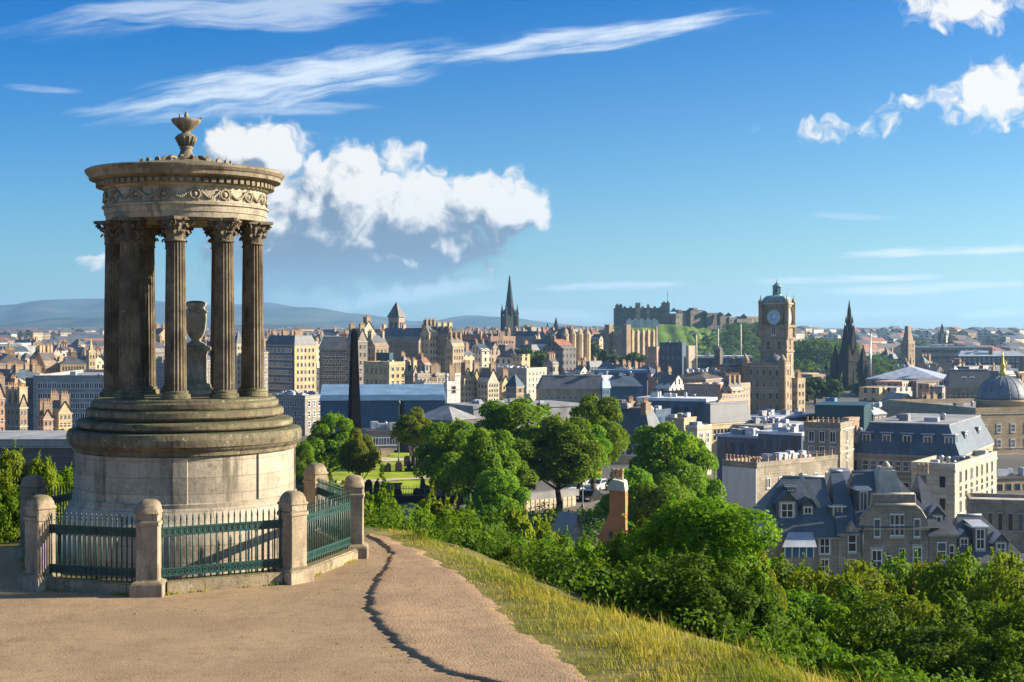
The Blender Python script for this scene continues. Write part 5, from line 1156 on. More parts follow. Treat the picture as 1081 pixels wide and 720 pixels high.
# right dormer house
h = house_root('slate_house', 'slate-roofed house with single tall dormer at the right end of the stone front row', 995, 600)
x0_, x1_, zE = facade(h, 980.5, 1010, 563, 9); droof(h, x0_, x1_, zE, loc(h, 0, 505)[1], 5.0, .2, 2.6, 'slate')
dormer(h, 983, 1000, 535, 563, .9, True, 'lead'); fwin(h, 989, 999, 572, 592, 'sash'); fwin(h, 1002, 1007, 575, 592, 'sash')
for k in range(3): inst('chimney_pot', POT, h, (x1_ - 2.6 + k * .5, 5, loc(h, 0, 505)[1]), 0, (1, 1, 1.6))
# low dark mansard house
h = house_root('slate_house', 'low dark slate house with three pale dormers at the right of the front row', 1040, 600)
x0_, x1_, zE = facade(h, 1011, 1085, 593, 9); droof(h, x0_, x1_, zE, loc(h, 0, 549)[1], 4.0, 1.2, 3.5, 'slate')
dormer(h, 1015, 1028, 561, 585, 1.2, True, 'lead'); dormer(h, 1030, 1045, 553, 584, .8, False, 'lead', 'fine'); dormer(h, 1051, 1067, 564, 590, .7, True, 'lead')
B('retaining_wall', 'long stone parapet wall sloping behind the low dark slate house', 1020, 1024, 1110, 531, 570, 172, -14, 'house', 'house_pale', 'flat', .5, None, (7, 1), 'stone', band=False, cat='wall', maxlen=14)

# ------------------------------------------------------------------ more of the town, house by house
def far_wall(name, c):
    m, b, bs = new_mat(name)
    co = b.n('ShaderNodeTexCoord').outputs['Object']; x, y, z = b.sep(co); oi = b.n('ShaderNodeObjectInfo').outputs['Random']
    hx_ = b.m('FRACT', b.m('DIVIDE', b.m('ADD', b.m('ADD', x, y), 400.3), b.m('ADD', 2.4, b.m('MULTIPLY', oi, .8))))
    hz_ = b.m('FRACT', b.m('DIVIDE', b.m('ADD', z, 400.9), b.m('ADD', 3.1, b.m('MULTIPLY', oi, .5))))
    w_ = b.m('MULTIPLY', b.m('MULTIPLY', b.m('GREATER_THAN', hx_, .34), b.m('LESS_THAN', hx_, .74)), b.m('MULTIPLY', b.m('GREATER_THAN', hz_, .25), b.m('LESS_THAN', hz_, .78)))
    n = b.noise(co, .15, 4)
    col = b.mix(b.ramp(n, .3, .7), rgba(c, .75), rgba(c, 1.2)); col = b.mix(w_, col, (.03, .033, .04, 1))
    put(bs, 'Base Color', col); put(bs, 'Roughness', b.m('SUBTRACT', .9, b.m('MULTIPLY', w_, .7))); return m
for k in ('buff', 'gold', 'grey', 'brown', 'cream', 'pink', 'white', 'dark'): M['far_' + k] = far_wall('tenement ' + k, WALLC[k] if k != 'white' else (.52, .49, .44))
MARKS = [(-40, 'the left picture edge'), (74, 'the long grey office block'), (197, 'the columned rotunda'), (296, 'the tall gold-ended block'), (374, 'the black obelisk'), (418, 'the pyramid-roofed brick tower'), (498, 'the dark office grid'), (538, 'the dark church spire'), (605, 'the turreted gold block'), (672, 'the castle palace'), (740, 'the dark blue mall'), (823, 'the clock tower'), (896, 'the gothic spire monument'), (958, 'the chimney-topped tower'), (1056, 'the grey dome'), (1130, 'the right picture edge')]
used = set()
TONE = {'buff': 'buff', 'gold': 'golden', 'grey': 'grey', 'brown': 'brown', 'cream': 'cream', 'pink': 'pinkish', 'white': 'white', 'dark': 'dark'}
def filler(px, pyE, Y, rs, wpx=None):
    for _ in range(60):
        tone = rs.choice(list(TONE)); roof = rs.choice(('gx', 'gy', 'hip', 'flat', 'mansard')); rm = rs.choice(('slate', 'slate', 'slate', 'slate_blue', 'slate_blue', 'slate_brown', 'slate_brown', 'slate_brown', 'tile_red')) if roof != 'flat' else 'felt'
        ch = rs.choice((0, 1, 2, 3)); big = rs.choice((0, 1, 2))
        mk = min(MARKS, key=lambda q: abs(q[0] - px)); rel = 'beyond' if abs(px - mk[0]) < 9 else ('left of' if px < mk[0] else 'right of')
        rd = {'slate': 'dark slate', 'slate_blue': 'blue slate', 'slate_brown': 'brown slate', 'tile_red': 'red tiled', 'felt': 'flat'}[rm] + {'gx': ' ridge', 'gy': ' gable', 'hip': ' hipped', 'flat': '', 'mansard': ' mansard'}[roof]
        lab = ('narrow ', '', 'broad ')[big] + f"{TONE[tone]} tenement, {rd} roof{('', ', one chimney', ', two chimneys', ', three chimneys')[ch]}, {rel} {mk[1]}"
        if lab not in used: break
    used.add(lab)
    wp = (wpx or 26 * 600 / Y) * (.65, 1, 1.5)[big]
    f = rs.uniform(.4, .65)
    building('tenement', lab, px - wp * f, px, px + wp * (1 - f), pyE, pyE + 12000 / Y, Y, rs.uniform(34, 58), 'far_' + tone, rm, roof, rs.uniform(2.2, 4.2) if roof != 'flat' else .8, None, None, chim=ch, clut=rs.randrange(3) if roof == 'flat' else 0, band=False, group='tenements of the town', maxlen=34, minz=-14)
rs = random.Random(11)
def zone(n, px0, px1, py0, py1, Y0, Y1, wpx=None):
    for k in range(n):
        t = (k + rs.random()) / n; Y = Y0 + (Y1 - Y0) * rs.random() ** .8
        q = (Y - Y0) / max(Y1 - Y0, 1)
        filler(px0 + (px1 - px0) * t, py1 + (py0 - py1) * q + rs.uniform(-2, 2), Y, rs, wpx)
zone(34, -10, 125, 364, 384, 560, 1050)
zone(12, -8, 34, 384, 410, 400, 520)
zone(22, 120, 285, 358, 378, 540, 1000)
zone(10, 276, 340, 358, 362, 700, 1000)
zone(26, 330, 545, 352, 360, 760, 1150)
zone(10, 470, 600, 362, 384, 600, 700)
zone(16, 545, 650, 351, 358, 800, 1050)
zone(8, 610, 700, 385, 398, 560, 700)
zone(3, 846, 868, 398, 412, 560, 700)
zone(20, 932, 1081, 372, 396, 620, 1050)
zone(7, 928, 1000, 416, 430, 440, 560)
zone(6, 1010, 1085, 398, 415, 480, 620)
zone(7, 690, 790, 398, 415, 420, 560)
zone(6, 380, 470, 372, 392, 560, 640)
# the far suburbs: nobody could count these
rs2 = np.random.RandomState(5); mb = MB(); FT = [M['far_white'], M['far_cream'], M['far_buff'], M['far_grey'], M['far_brown'], M['slate'], M['slate_brown'], M['tile_red']]
for k in range(2600):
    Y = 1080 + 4200 * rs2.rand() ** 1.6; px = rs2.uniform(-40, 1120)
    if 560 < px < 890 and Y < 1800: continue
    if px > 700 and rs2.rand() < .45: continue
    x = XP(px, Y); z = zg(x, Y) + rs2.uniform(0, 5) * (Y > 1500); w, l, h = rs2.uniform(5, 16), rs2.uniform(8, 24), rs2.uniform(6, 15)
    a = rs2.uniform(.5, 1.1); c, s = math.cos(a), math.sin(a); wm_ = rs2.choice(5, p=[.22, .28, .24, .13, .13]); rm_ = 5 + rs2.choice(3, p=[.55, .40, .05])
    T = lambda p, q, r_: (x + p * c - q * s, y_ + p * s + q * c, r_)
    y_ = Y
    A = [T(-w, -l / 2, z - 8), T(w, -l / 2, z - 8), T(w, l / 2, z - 8), T(-w, l / 2, z - 8)]; Bq = [(p[0], p[1], z + h) for p in A]; r1 = T(-w, 0, z + h + 4); r2 = T(w, 0, z + h + 4)
    for i in range(4): mb.poly([A[i], A[(i + 1) % 4], Bq[(i + 1) % 4], Bq[i]], int(wm_))
    mb.poly([Bq[0], Bq[1], r2, r1], int(rm_)); mb.poly([Bq[2], Bq[3], r1, r2], int(rm_)); mb.poly([Bq[1], Bq[2], r2], int(wm_)); mb.poly([Bq[3], Bq[0], r1], int(wm_))
tag(mb.build('far_town', FT), kind='stuff')

# ------------------------------------------------------------------ leaves
def leaf_mesh(name, lumps, n, size, mat, seed, shoots=0, zcut=-0.55, inner=.16):
    r_ = np.random.RandomState(seed); Lp = np.array(lumps, float)
    wt_ = Lp[:, 3] ** 2; idx = r_.choice(len(Lp), n, p=wt_ / wt_.sum())
    d = r_.normal(size=(n, 3)); d /= np.linalg.norm(d, axis=1)[:, None]
    flip = (d[:, 2] < zcut); d[flip, 2] *= -1
    rad = Lp[idx, 3] * (1 - np.abs(r_.normal(0, .16, n))) ; rad *= 1 + (r_.rand(n) < .06) * r_.uniform(0, .22, n)
    inn = r_.rand(n) < inner; rad[inn] *= r_.uniform(.3, .9, inn.sum())
    c = Lp[idx, :3] + d * rad[:, None] * np.array([1, 1, .82])
    if shoots:                                       # upright twigs that break the outline
        m_ = min(n // 7, shoots * 40); si = r_.choice(len(Lp), shoots); sdv = r_.normal(0, .55, (shoots, 3)); sdv[:, 2] = np.abs(sdv[:, 2]) + .7; sdv /= np.linalg.norm(sdv, axis=1)[:, None]
        ln = r_.uniform(.9, 1.9, shoots); k_ = np.arange(m_) % shoots; tt = r_.rand(m_)
        c[:m_] = Lp[si[k_], :3] + sdv[k_] * (Lp[si[k_], 3] * (.5 + ln[k_] * tt * .62))[:, None] + r_.normal(0, size * .55, (m_, 3)) * (1.15 - tt)[:, None]
    nrm = d + r_.normal(0, .55, (n, 3)); nrm[:, 2] += .25; nrm /= np.linalg.norm(nrm, axis=1)[:, None]
    t = np.cross(nrm, r_.normal(size=(n, 3))); t /= np.linalg.norm(t, axis=1)[:, None]; b_ = np.cross(nrm, t)
    s = size * r_.uniform(.55, 1.35, n)[:, None]
    droop = nrm * s * .18
    v = np.stack([c - t * s * .62, c - b_ * s * .36 + droop, c + t * s * .62, c + b_ * s * .36 + droop], 1).reshape(-1, 3)
    me = bpy.data.meshes.new(name); me.vertices.add(n * 4); me.vertices.foreach_set('co', v.ravel())
    me.loops.add(n * 4); me.loops.foreach_set('vertex_index', np.arange(n * 4)); me.polygons.add(n)
    me.polygons.foreach_set('loop_start', np.arange(n) * 4); me.polygons.foreach_set('loop_total', np.full(n, 4)); me.materials.append(mat); me.update(calc_edges=True)
    return me
def lumps_of(rx, ry, rz, zc_, n, seed, r0=.30, r1=.46, core=True):
    q = random.Random(seed); out = []
    for k in range(n):
        z = 1 - 2 * (k + .5) / n; a = k * 2.39996 + q.uniform(-.4, .4); h = math.sqrt(1 - z * z); f = q.uniform(.55, .82)
        r_ = q.uniform(r0, r1) * min(rx, rz)
        out.append((rx * f * h * math.cos(a), ry * f * h * math.sin(a), zc_ + rz * f * z, r_))
    if core: out.append((0, 0, zc_, min(rx, rz) * .5))
    return out
def trunk_mesh(h, r_, lumps, seed, limbs=7):
    q = random.Random(seed); mb = MB(); p = Vector((0, 0, -.6)); pts = [p]
    for k in range(1, 6): pts.append(Vector((q.gauss(0, .03) * h, q.gauss(0, .03) * h, h * k / 5)))
    for k, (a, c) in enumerate(zip(pts[:-1], pts[1:])): mb.tube(a, c, r_ * (1.25 - .2 * k), r_ * (1.05 - .2 * k), 8)
    for l in q.sample(lumps, min(limbs, len(lumps))):
        st_ = pts[q.randrange(2, 5)]; en = Vector(l[:3]); mid = (st_ + en) / 2 + Vector((0, 0, -.05 * h)); mb.tube(st_, mid, r_ * .5, r_ * .32, 6); mb.tube(mid, en, r_ * .32, r_ * .08, 6)
    return mb.mesh('trunk', M['bark'])
TREES = []; jt = random.Random(5)
for i, (rx, rz, zc_, th, n, ls, mk) in enumerate([(4.4, 4.8, 7.2, 7.5, 24000, .30, 'leaf'), (4.2, 5.2, 7.0, 7.5, 24000, .29, 'leaf'), (4.8, 4.2, 7.8, 7.5, 22000, .31, 'leaf_y')]):
    lp = lumps_of(rx, rx, rz, zc_, 34, 40 + i, .28, .44); lp = [(x + jt.gauss(0, .5), y + jt.gauss(0, .5), z + jt.gauss(0, .4), r_ * jt.uniform(.65, 1.2)) for x, y, z, r_ in lp]; TREES.append((trunk_mesh(th, .32, lp, i), leaf_mesh('crown', lp, n, ls, M[mk], 60 + i, 12), rx, zc_ + rz))
BUSH = []
for i, (rx, rz, zc_, n, ls, mk) in enumerate([(1.7, 1.5, 1.35, 15000, .115, 'leaf'), (1.8, 1.4, 1.25, 15000, .11, 'leaf_y'), (1.7, 1.6, 1.4, 15000, .12, 'leaf_d'),
                                               (2.6, 3.2, 3.6, 30000, .145, 'leaf'), (2.7, 3.0, 3.5, 30000, .14, 'leaf_y'), (2.6, 3.3, 3.6, 32000, .14, 'leaf_d')]):
    lp = lumps_of(rx, rx, rz, zc_, 26 if rx < 2 else 38, 90 + i, .24, .46); lp = [(x + jt.gauss(0, .12 * rx), y + jt.gauss(0, .12 * rx), z + jt.gauss(0, .08 * rz), r_ * jt.uniform(.6, 1.25)) for x, y, z, r_ in lp]; BUSH.append((trunk_mesh(zc_, .07 if rx < 2 else .13, lp, 20 + i, 12), leaf_mesh('foliage', lp, n, ls, M[mk], 120 + i, 70, -.75), rx, zc_ + rz))
FART = []
for i in range(3):
    lp = lumps_of(4.5, 4.5, 4.6, 6.5, 14, 200 + i, .34, .5); FART.append((trunk_mesh(6, .35, lp, 30 + i, 4), leaf_mesh('crown', lp, 1500, 1.05, M['leaf_far'], 220 + i), 4.5, 11.1))
prt = random.Random(77)
def plant(name, protos, k, label, px, pyT, Y, wpx, cat, group=None, part='crown', squash=None):
    tr, le, rx, top = protos[k]; x = XP(px, Y); g = zg(x, Y) - .05
    s = wpx * (1.18 if cat == 'tree' else 1.3) / F * Y / (2 * rx * 1.05); sz = max(.25, (ZP(pyT - (4 if cat == 'tree' else 7), Y) - g) / top)
    s = max(s, sz * (.62 if cat == 'tree' else .55))
    o = empty(name, (x, Y, g), prt.uniform(0, 6.28), label, cat, group); o.scale = (s, s, sz)
    inst('trunk' if part == 'crown' else 'stem', tr, o); inst(part, le, o)
    return o
TG = 'trees round the burial ground'
for k, px, py, Y, w_, lab in [(1, 349, 439, 168, 50, 'round green tree beside the rotunda steps, left of the black obelisk foot'), (2, 379, 458, 158, 40, 'yellow-green tree in front of the black obelisk foot'), (0, 319, 470, 150, 26, 'small tree between rotunda drum and rear railing post'),
                          (2, 437, 436, 195, 42, 'light green tree below the grey hipped station shed'), (1, 482, 446, 142, 72, 'dark wide tree at the right of the burial ground lawn'), (1, 534, 464, 146, 70, 'broad tree in the centre of the row, below the tallest tree'), (0, 612, 452, 160, 56, 'tree between the full green tree and the right end of the row'), (0, 512, 458, 132, 62, 'tree overlapping the right side of the dark wide tree'),
                          (0, 545, 426, 158, 82, 'tall tree with lit top in the middle of the tree row'), (1, 590, 441, 148, 72, 'full green tree right of the tallest tree in the row'), (1, 628, 419, 165, 60, 'tall tree at the right end of the row, before the cream terrace'),
                          (0, 706, 452, 140, 76, 'round tree left of the blank white gable'), (1, 732, 464, 148, 44, 'round tree touching the blank white gable'),
                          (1, 668, 496, 122, 60, 'dark tree behind the orange chimney gable'), (0, 700, 512, 116, 70, 'tree right of the orange chimney gable'), (0, 528, 500, 118, 50, 'low dark tree left of the pink pilastered building')]:
    plant('tree', TREES, k, lab, px, py, Y, w_, 'tree', TG)
# bushes of the hillside, each with its place
BL = [(0, 392, 534, 66, 34, 'small bush right behind the corner railing post'), (1, 388, 556, 47, 26, 'yellow-green bush at the end of the railing, beside the path'), (0, 425, 548, 54, 52, 'bush below the dark burial ground wall'), (1, 458, 534, 58, 60, 'leafy bright bush left of the tree row foot'),
      (0, 486, 546, 50, 48, 'bush under the dark wide tree'), (1, 442, 568, 41, 40, 'low yellowish bush at the top of the grass bank'), (2, 508, 560, 48, 46, 'dark bush between grass bank and tree row'), (0, 532, 576, 42, 44, 'low bush above the middle of the grass bank'),
      (1, 560, 546, 54, 58, 'bright round bush left of the grey gable house'), (0, 590, 572, 43, 48, 'bush right below the grey gable house'), (1, 545, 592, 36, 40, 'small bright bush leaning over the grass bank'), (0, 622, 582, 40, 52, 'spreading bush below the orange chimney gable'),
      (2, 590, 602, 34, 46, 'dark low bush by the grass edge below the grey gable house'), (5, 655, 570, 52, 56, 'tall dark bush at the foot of the orange chimney gable'), (1, 645, 598, 34, 56, 'yellow-green bush left of the big dark bush'),
      (3, 735, 526, 32, 128, 'big dark dense bush, the tallest beside the grass bank'), (5, 690, 556, 35, 84, 'tall bush forming the left shoulder of the big dark bush'), (4, 782, 556, 32, 66, 'tall yellow-lit bush forming the right shoulder of the big dark bush'), (2, 672, 604, 30, 74, 'dark bush at the lower left foot of the big dark bush'), (2, 728, 606, 28.2, 104, 'dark low bush under the big dark bush, by the grass'),
      (2, 788, 610, 28.5, 60, 'dark leafy bush right under the yellow-lit one'),
      (3, 832, 592, 47, 82, 'bright bush below the slate house with large gabled dormer'), (4, 870, 600, 45, 84, 'yellow-green bush below the narrow middle house'), (4, 915, 596, 49, 92, 'yellow bush mass below the shaped stone gable'), (3, 958, 590, 51, 84, 'bush with upright shoots right of the shaped stone gable'),
      (4, 992, 588, 48, 70, 'light bush below the single tall dormer house'), (3, 1030, 586, 46, 84, 'bush below the low dark slate house'), (4, 1072, 584, 43, 90, 'yellowish bush at the right picture edge below the low slate house'), (3, 850, 626, 38, 90, 'green bush in the middle right, above the ivy bank'),
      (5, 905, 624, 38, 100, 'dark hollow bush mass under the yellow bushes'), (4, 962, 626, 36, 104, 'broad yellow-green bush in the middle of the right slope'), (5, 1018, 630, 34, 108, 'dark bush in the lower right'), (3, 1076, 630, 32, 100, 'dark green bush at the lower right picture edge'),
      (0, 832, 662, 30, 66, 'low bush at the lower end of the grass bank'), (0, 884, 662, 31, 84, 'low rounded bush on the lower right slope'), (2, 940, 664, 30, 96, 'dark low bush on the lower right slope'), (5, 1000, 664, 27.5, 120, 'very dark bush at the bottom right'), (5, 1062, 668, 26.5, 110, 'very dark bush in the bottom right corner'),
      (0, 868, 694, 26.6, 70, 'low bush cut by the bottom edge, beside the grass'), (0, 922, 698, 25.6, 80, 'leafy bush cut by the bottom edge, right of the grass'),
      (1, 2, 486, 36.5, 70, 'yellow-green hedge bush at the left picture edge'), (1, 40, 492, 37.2, 52, 'yellow-green hedge bush left of the railing'), (0, 74, 504, 41.5, 40, 'hedge bush touching the rotunda drum'), (0, -8, 520, 35.3, 44, 'dark lower hedge bush at the left picture edge'), (2, 20, 528, 35.8, 40, 'dark lower hedge bush behind the left railing post'),
      (2, 60, 528, 40.5, 40, 'dark lower hedge bush inside the left railing corner'), (1, 330, 520, 60, 40, 'bush behind the right railing panel'), (0, 360, 520, 72, 40, 'bush between the right railing posts')]
for k, px, py, Y, w_, lab in BL: plant('bush', BUSH, k, lab, px, py, Y, w_, 'bush', 'bushes on the hillside', 'foliage')
# ground cover between the bushes
lp = []; q = random.Random(9)
while len(lp) < 900:
    x, y = q.uniform(-30, 48), q.uniform(17, 66); d = float(edge_dist(x, y))
    if d < 1.2 or d > 30 or abs((x) / y) > .42: continue
    lp.append((x, y, zg(x, y) + q.uniform(-.1, .35), q.uniform(.45, .95)))
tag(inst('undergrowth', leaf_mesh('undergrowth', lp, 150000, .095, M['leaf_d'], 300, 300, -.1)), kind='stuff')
lp = []
while len(lp) < 420:
    x, y = q.uniform(-45, 60), q.uniform(62, 145); d = float(edge_dist(x, y))
    if d < 6 or abs(x / y) > .42 or (-27 < x < -4 and y > 118) or (x > 18 and y > 132): continue
    lp.append((x, y, zg(x, y) + q.uniform(0, .6), q.uniform(1.0, 2.2)))
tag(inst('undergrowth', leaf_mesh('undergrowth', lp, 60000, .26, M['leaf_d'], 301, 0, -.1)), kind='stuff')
# far trees
FTL = [(555, 371, 640, 26, 'left of the two trees by the pink-buff palace front'), (572, 374, 640, 22, 'right of the two trees by the pink-buff palace front'), (590, 404, 500, 26, 'round tree at the end of the pale office'), (606, 407, 495, 24, 'tree right of the pale office'), (580, 412, 480, 20, 'low tree just in front of the pale office end'),
       (626, 366, 780, 20, 'tree below the castle bank, right of the gold bays'), (640, 372, 760, 22, 'tree left of the buttressed block'), (655, 378, 740, 22, 'tree under the buttressed block'), (672, 376, 730, 26, 'tree on the bank under the pale buttresses'), (690, 380, 700, 24, 'tree left of the dark blue mall'), (632, 356, 900, 16, 'small tree on the bank left of the castle'),
       (860, 402, 560, 26, 'tree right of the clock tower foot'), (878, 404, 560, 22, 'tree left of the gothic monument foot'), (850, 412, 540, 18, 'low tree at the clock tower wing'), (905, 408, 620, 20, 'small tree right of the gothic monument foot'), (925, 392, 760, 24, 'tree between gothic monument and chimney tower'), (940, 390, 780, 20, 'tree left of the chimney tower'), (60, 457, 300, 16, 'green tree below the long grey office block'), (52, 460, 290, 12, 'dark low tree below the long grey office block')]
for i, (px, py, Y, w_, lab) in enumerate(FTL): plant('tree', FART, i % 3, lab, px, py, Y, w_, 'tree', 'trees in the town')
lp = []; q = random.Random(21)
def wood(n, px0, px1, Y0, Y1, r0, r1, dz=0):
    for _ in range(n):
        Y = q.uniform(Y0, Y1); px = q.uniform(px0, px1); lp.append((XP(px, Y), Y, zg(XP(px, Y), Y) + q.uniform(0, 5) + dz, q.uniform(r0, r1)))
wood(180, 845, 945, 700, 1150, 5, 9); wood(120, 840, 900, 900, 1250, 6, 10, 10)
for t in range(220):          # woods at the foot and on the flank of the castle rock
    px = q.uniform(610, 830); Y = q.uniform(935, 1090)
    f = float(sstep(0.02, .60, (Y - 930) / 520)); zt_ = 32 * f - 22
    if 700 < px < 770 and q.random() < .65: continue
    lp.append((XP(px, Y), Y, zt_ + q.uniform(-1, 3), q.uniform(3.5, 6.5)))
for t in range(120):
    px = q.uniform(768, 830); Y = q.uniform(1060, 1200); f = float(sstep(0.02, .60, (Y - 930) / 520)); lp.append((XP(px, Y), Y, 26 * f - 18 + q.uniform(-2, 3), q.uniform(3.5, 6)))
tag(inst('far_woods', leaf_mesh('far_woods', lp, 60000, 1.7, M['leaf_far'], 303)), kind='stuff')
lp = []
wood(800, -40, 1120, 1300, 5200, 7, 16)
tag(inst('far_woods', leaf_mesh('far_woods', lp, 42000, 5.0, M['leaf_far'], 304)), kind='stuff')

# ------------------------------------------------------------------ burial ground, street and what stands there
def sheet(name, pts, mat, dz):
    mb = MB(); n = 14
    A, Bq, Cq, D = [Vector(p) for p in pts]; rows = []
    for i in range(n + 1):
        a = A.lerp(D, i / n); c = Bq.lerp(Cq, i / n); rows.append([(p.x, p.y, zg(p.x, p.y) + dz) for p in [a.lerp(c, j / n) for j in range(n + 1)]])
    mb.rings(rows, 0, True, False, False, False); return tag(mb.build(name, mat), kind='structure')
M['lawn'] = plain('mown lawn', (.22, .27, .02), .9, 0, .35, .25, .1); M['tarmac'] = plain('street tarmac', (.09, .088, .086), .9, 0, .25, .5, .2); M['paving'] = plain('pale sandstone paving', (.42, .34, .24), .85, 0, .2, .6)
sheet('lawn', [(-27, 157), (-5, 157), (-5, 235), (-34, 235)], M['lawn'], .08)
sheet('footpath', [(-22, 176), (-6, 184), (-6, 186.5), (-22, 178.5)], M['paving'], .14); sheet('footpath', [(-19, 206), (-6, 206), (-6, 211), (-20, 211)], M['paving'], .14)
def flat_sheet(name, pts, z, mat):
    mb = MB(); n = len(pts); mb.rings([[(x, y, z - 3) for x, y in pts], [(x, y, z) for x, y in pts]], 0, False); return tag(mb.build(name, mat), kind='structure')
SZ = -14.3
flat_sheet('street', [(1, 137), (13, 137), (19, 205), (9, 205)], SZ, M['tarmac']); flat_sheet('pavement', [(-.6, 137), (.99, 137), (8.99, 205), (6.4, 205)], SZ + .13, M['paving']); flat_sheet('pavement', [(13.01, 137), (15, 137), (21.5, 205), (19.01, 205)], SZ + .13, M['paving'])
STN = [MB().box(-.4, .4, -.1, .1, -.3, .95).prism([(-.4, .951), (.4, .951), (.25, 1.2), (0, 1.3), (-.25, 1.2)], -.1, .1).mesh('gravestone', M['soot']), MB().box(-.6, .6, -.6, .6, -.3, .5).frustum((-.35, .35, -.35, .35), (-.2, .2, -.2, .2), .502, 2.0).frustum((-.2, .2, -.2, .2), (-.02, .02, -.02, .02), 2.0, 2.3).mesh('gravestone', M['soot']), MB().box(-.9, .9, -.16, .16, -.3, 1.5).box(-1.05, 1.05, -.2, .2, 1.501, 1.7).mesh('gravestone', M['brown'])]
q = random.Random(31)
GL = ['low dark headstone with rounded top on the burial ground lawn', 'dark grave obelisk on the burial ground lawn', 'wide brown grave slab standing on the burial ground lawn']
for k in range(34):
    i = q.choice((0, 0, 0, 1, 2)); y = q.choice((159, 161, 163, 192, 200, 214)) + q.uniform(-1.5, 1.5); x = q.uniform(-.118, -.048) * y
    s = inst('gravestone', STN[i], None, (x, y, zg(x, y) + .1), q.uniform(-.5, .5), (q.uniform(.8, 1.2), 1, q.uniform(.7, 1.4))); tag(s, GL[i], 'gravestone', 'gravestones on the lawn')
o = empty('boundary_wall', (-20, 157, zg(-18, 157)), 0, 'dark stone wall with iron spikes along the lower edge of the burial ground lawn', 'wall')
MB().box(0, 14.6, -.3, .3, -4.5, .7).box(-.05, 14.65, -.4, .4, .702, .86).build('wall', M['soot'], o)
mb = MB()
for k in range(50): mb.box(.15 + k * .29, .19 + k * .29, -.02, .02, .861, 1.9)
mb.box(.1, 14.5, -.015, .015, 1.6, 1.66); mb.build('iron_spikes', M['iron'], o)
o = B('pilastered_building', 'low pink building with pilasters and dark openings beside the parked cars', 541, 545, 608, 529, 551, 150, 38, 'pink', 'felt', 'slab', .7, None, None, cat='building', maxlen=26, band=False)
Lv, Lu, H = dims(o)
for k in range(13):
    x = Lv * (k + .1) / 13; MB().box(x - .25, x + .25, -.35, -.01, -.5, H - .01).build('pilaster', M['cream'], o)
    if k < 12: MB().box(x + .45, x + Lv / 13 - .45, -.06, .02, 0, H - .7).build('opening', M['glass'], o)
B('house', 'grey end house with steep grey roof right of the pink pilastered building', 587, 603, 613, 566, 590, 112, 42, 'grey', 'felt', 'gy', 1.6, (1, 1), (1, 1), 'white', 0, 0, False)
B('terrace', 'brown terrace behind the parked cars, partly hidden by trees', 604, 612, 632, 508, 532, 190, 40, 'brown', 'slate', 'gx', 3, (2, 2), (4, 2), 'sash', 2)
Yo = 112; o = empty('chimney_gable', (XP(648, Yo), Yo, ZP(575, Yo)), R(-12), 'orange rendered gable with tall chimney and grey stone cap among the trees', 'house')
k_ = Yo / F; g = lambda px, py: ((px - 648) * k_, (575 - py) * k_)
out = [g(632, 600), g(661, 600), g(660, 519), g(643, 517), g(643.5, 540), g(639, 552), g(632, 566)]
MB().prism(out, 0, 1.6).build('wall', M['terracotta'], o)
MB().prism([g(641, 516.9), g(660.5, 518.9), g(659, 509), g(654, 507), (g(647, 506)), g(643, 509)], -.15, 1.75).build('chimney_cap', M['house_pale'], o)
for px in (646, 650.5, 655): inst('chimney_pot', POT, o, (g(px, 0)[0], .8, g(0, 507)[1] - .05), 0, (1.2, 1.2, 1.3))
MB().prism([g(643, 572), g(647, 572), g(647, 563), g(645, 560), g(643, 563)], -.04, .05).build('slit_opening', M['glass'], o)
# parked cars
def car_meshes():
    W2 = .88; prof_ = [(-2.1, .28), (-2.15, .62), (-2.0, .84), (-1.15, .95), (-.55, 1.42), (.75, 1.45), (1.55, .98), (2.08, .88), (2.15, .55), (2.1, .28)]
    body = MB(); L_ = []
    for y_, ins in ((-W2, .10), (-W2 + .07, 0), (W2 - .07, 0), (W2, .10)): L_.append([(x * (1 - ins * .2), y_ * (1 - .12 * max(0, (z - .95) / .5)), z - (ins * .25 if z > .5 else 0)) for x, z in prof_])
    body.rings(L_, 0, False); bm_ = body.mesh('car_body', M['whiteroof'])
    gl = MB()
    for s in (-1, 1): gl.poly([(-1.0, s * .875, 1.0), (1.35, s * .875, 1.0), (.7, s * .80, 1.36), (-.5, s * .80, 1.36)][::s])
    gl.poly([(-1.18, -.72, .985), (-.63, -.66, 1.40), (-.63, .66, 1.40), (-1.18, .72, .985)][::-1]); gl.poly([(1.50, -.72, 1.04), (.84, -.66, 1.44), (.84, .66, 1.44), (1.50, .72, 1.04)])
    wh = MB(); wh.rings([[(.31 * math.cos(t), y_, .31 + .31 * math.sin(t)) for t in [2 * math.pi * j / 16 for j in range(16)]] for y_ in (-.1, .1)], 0, False)
    hl = MB().box(-.06, .06, -.2, .2, -.08, .08)
    return bm_, gl.mesh('car_window', M['glass']), wh.mesh('wheel', M['tyre']), hl.mesh('headlight', M['frame'])
CB_, CG_, CW_, CH_ = car_meshes()
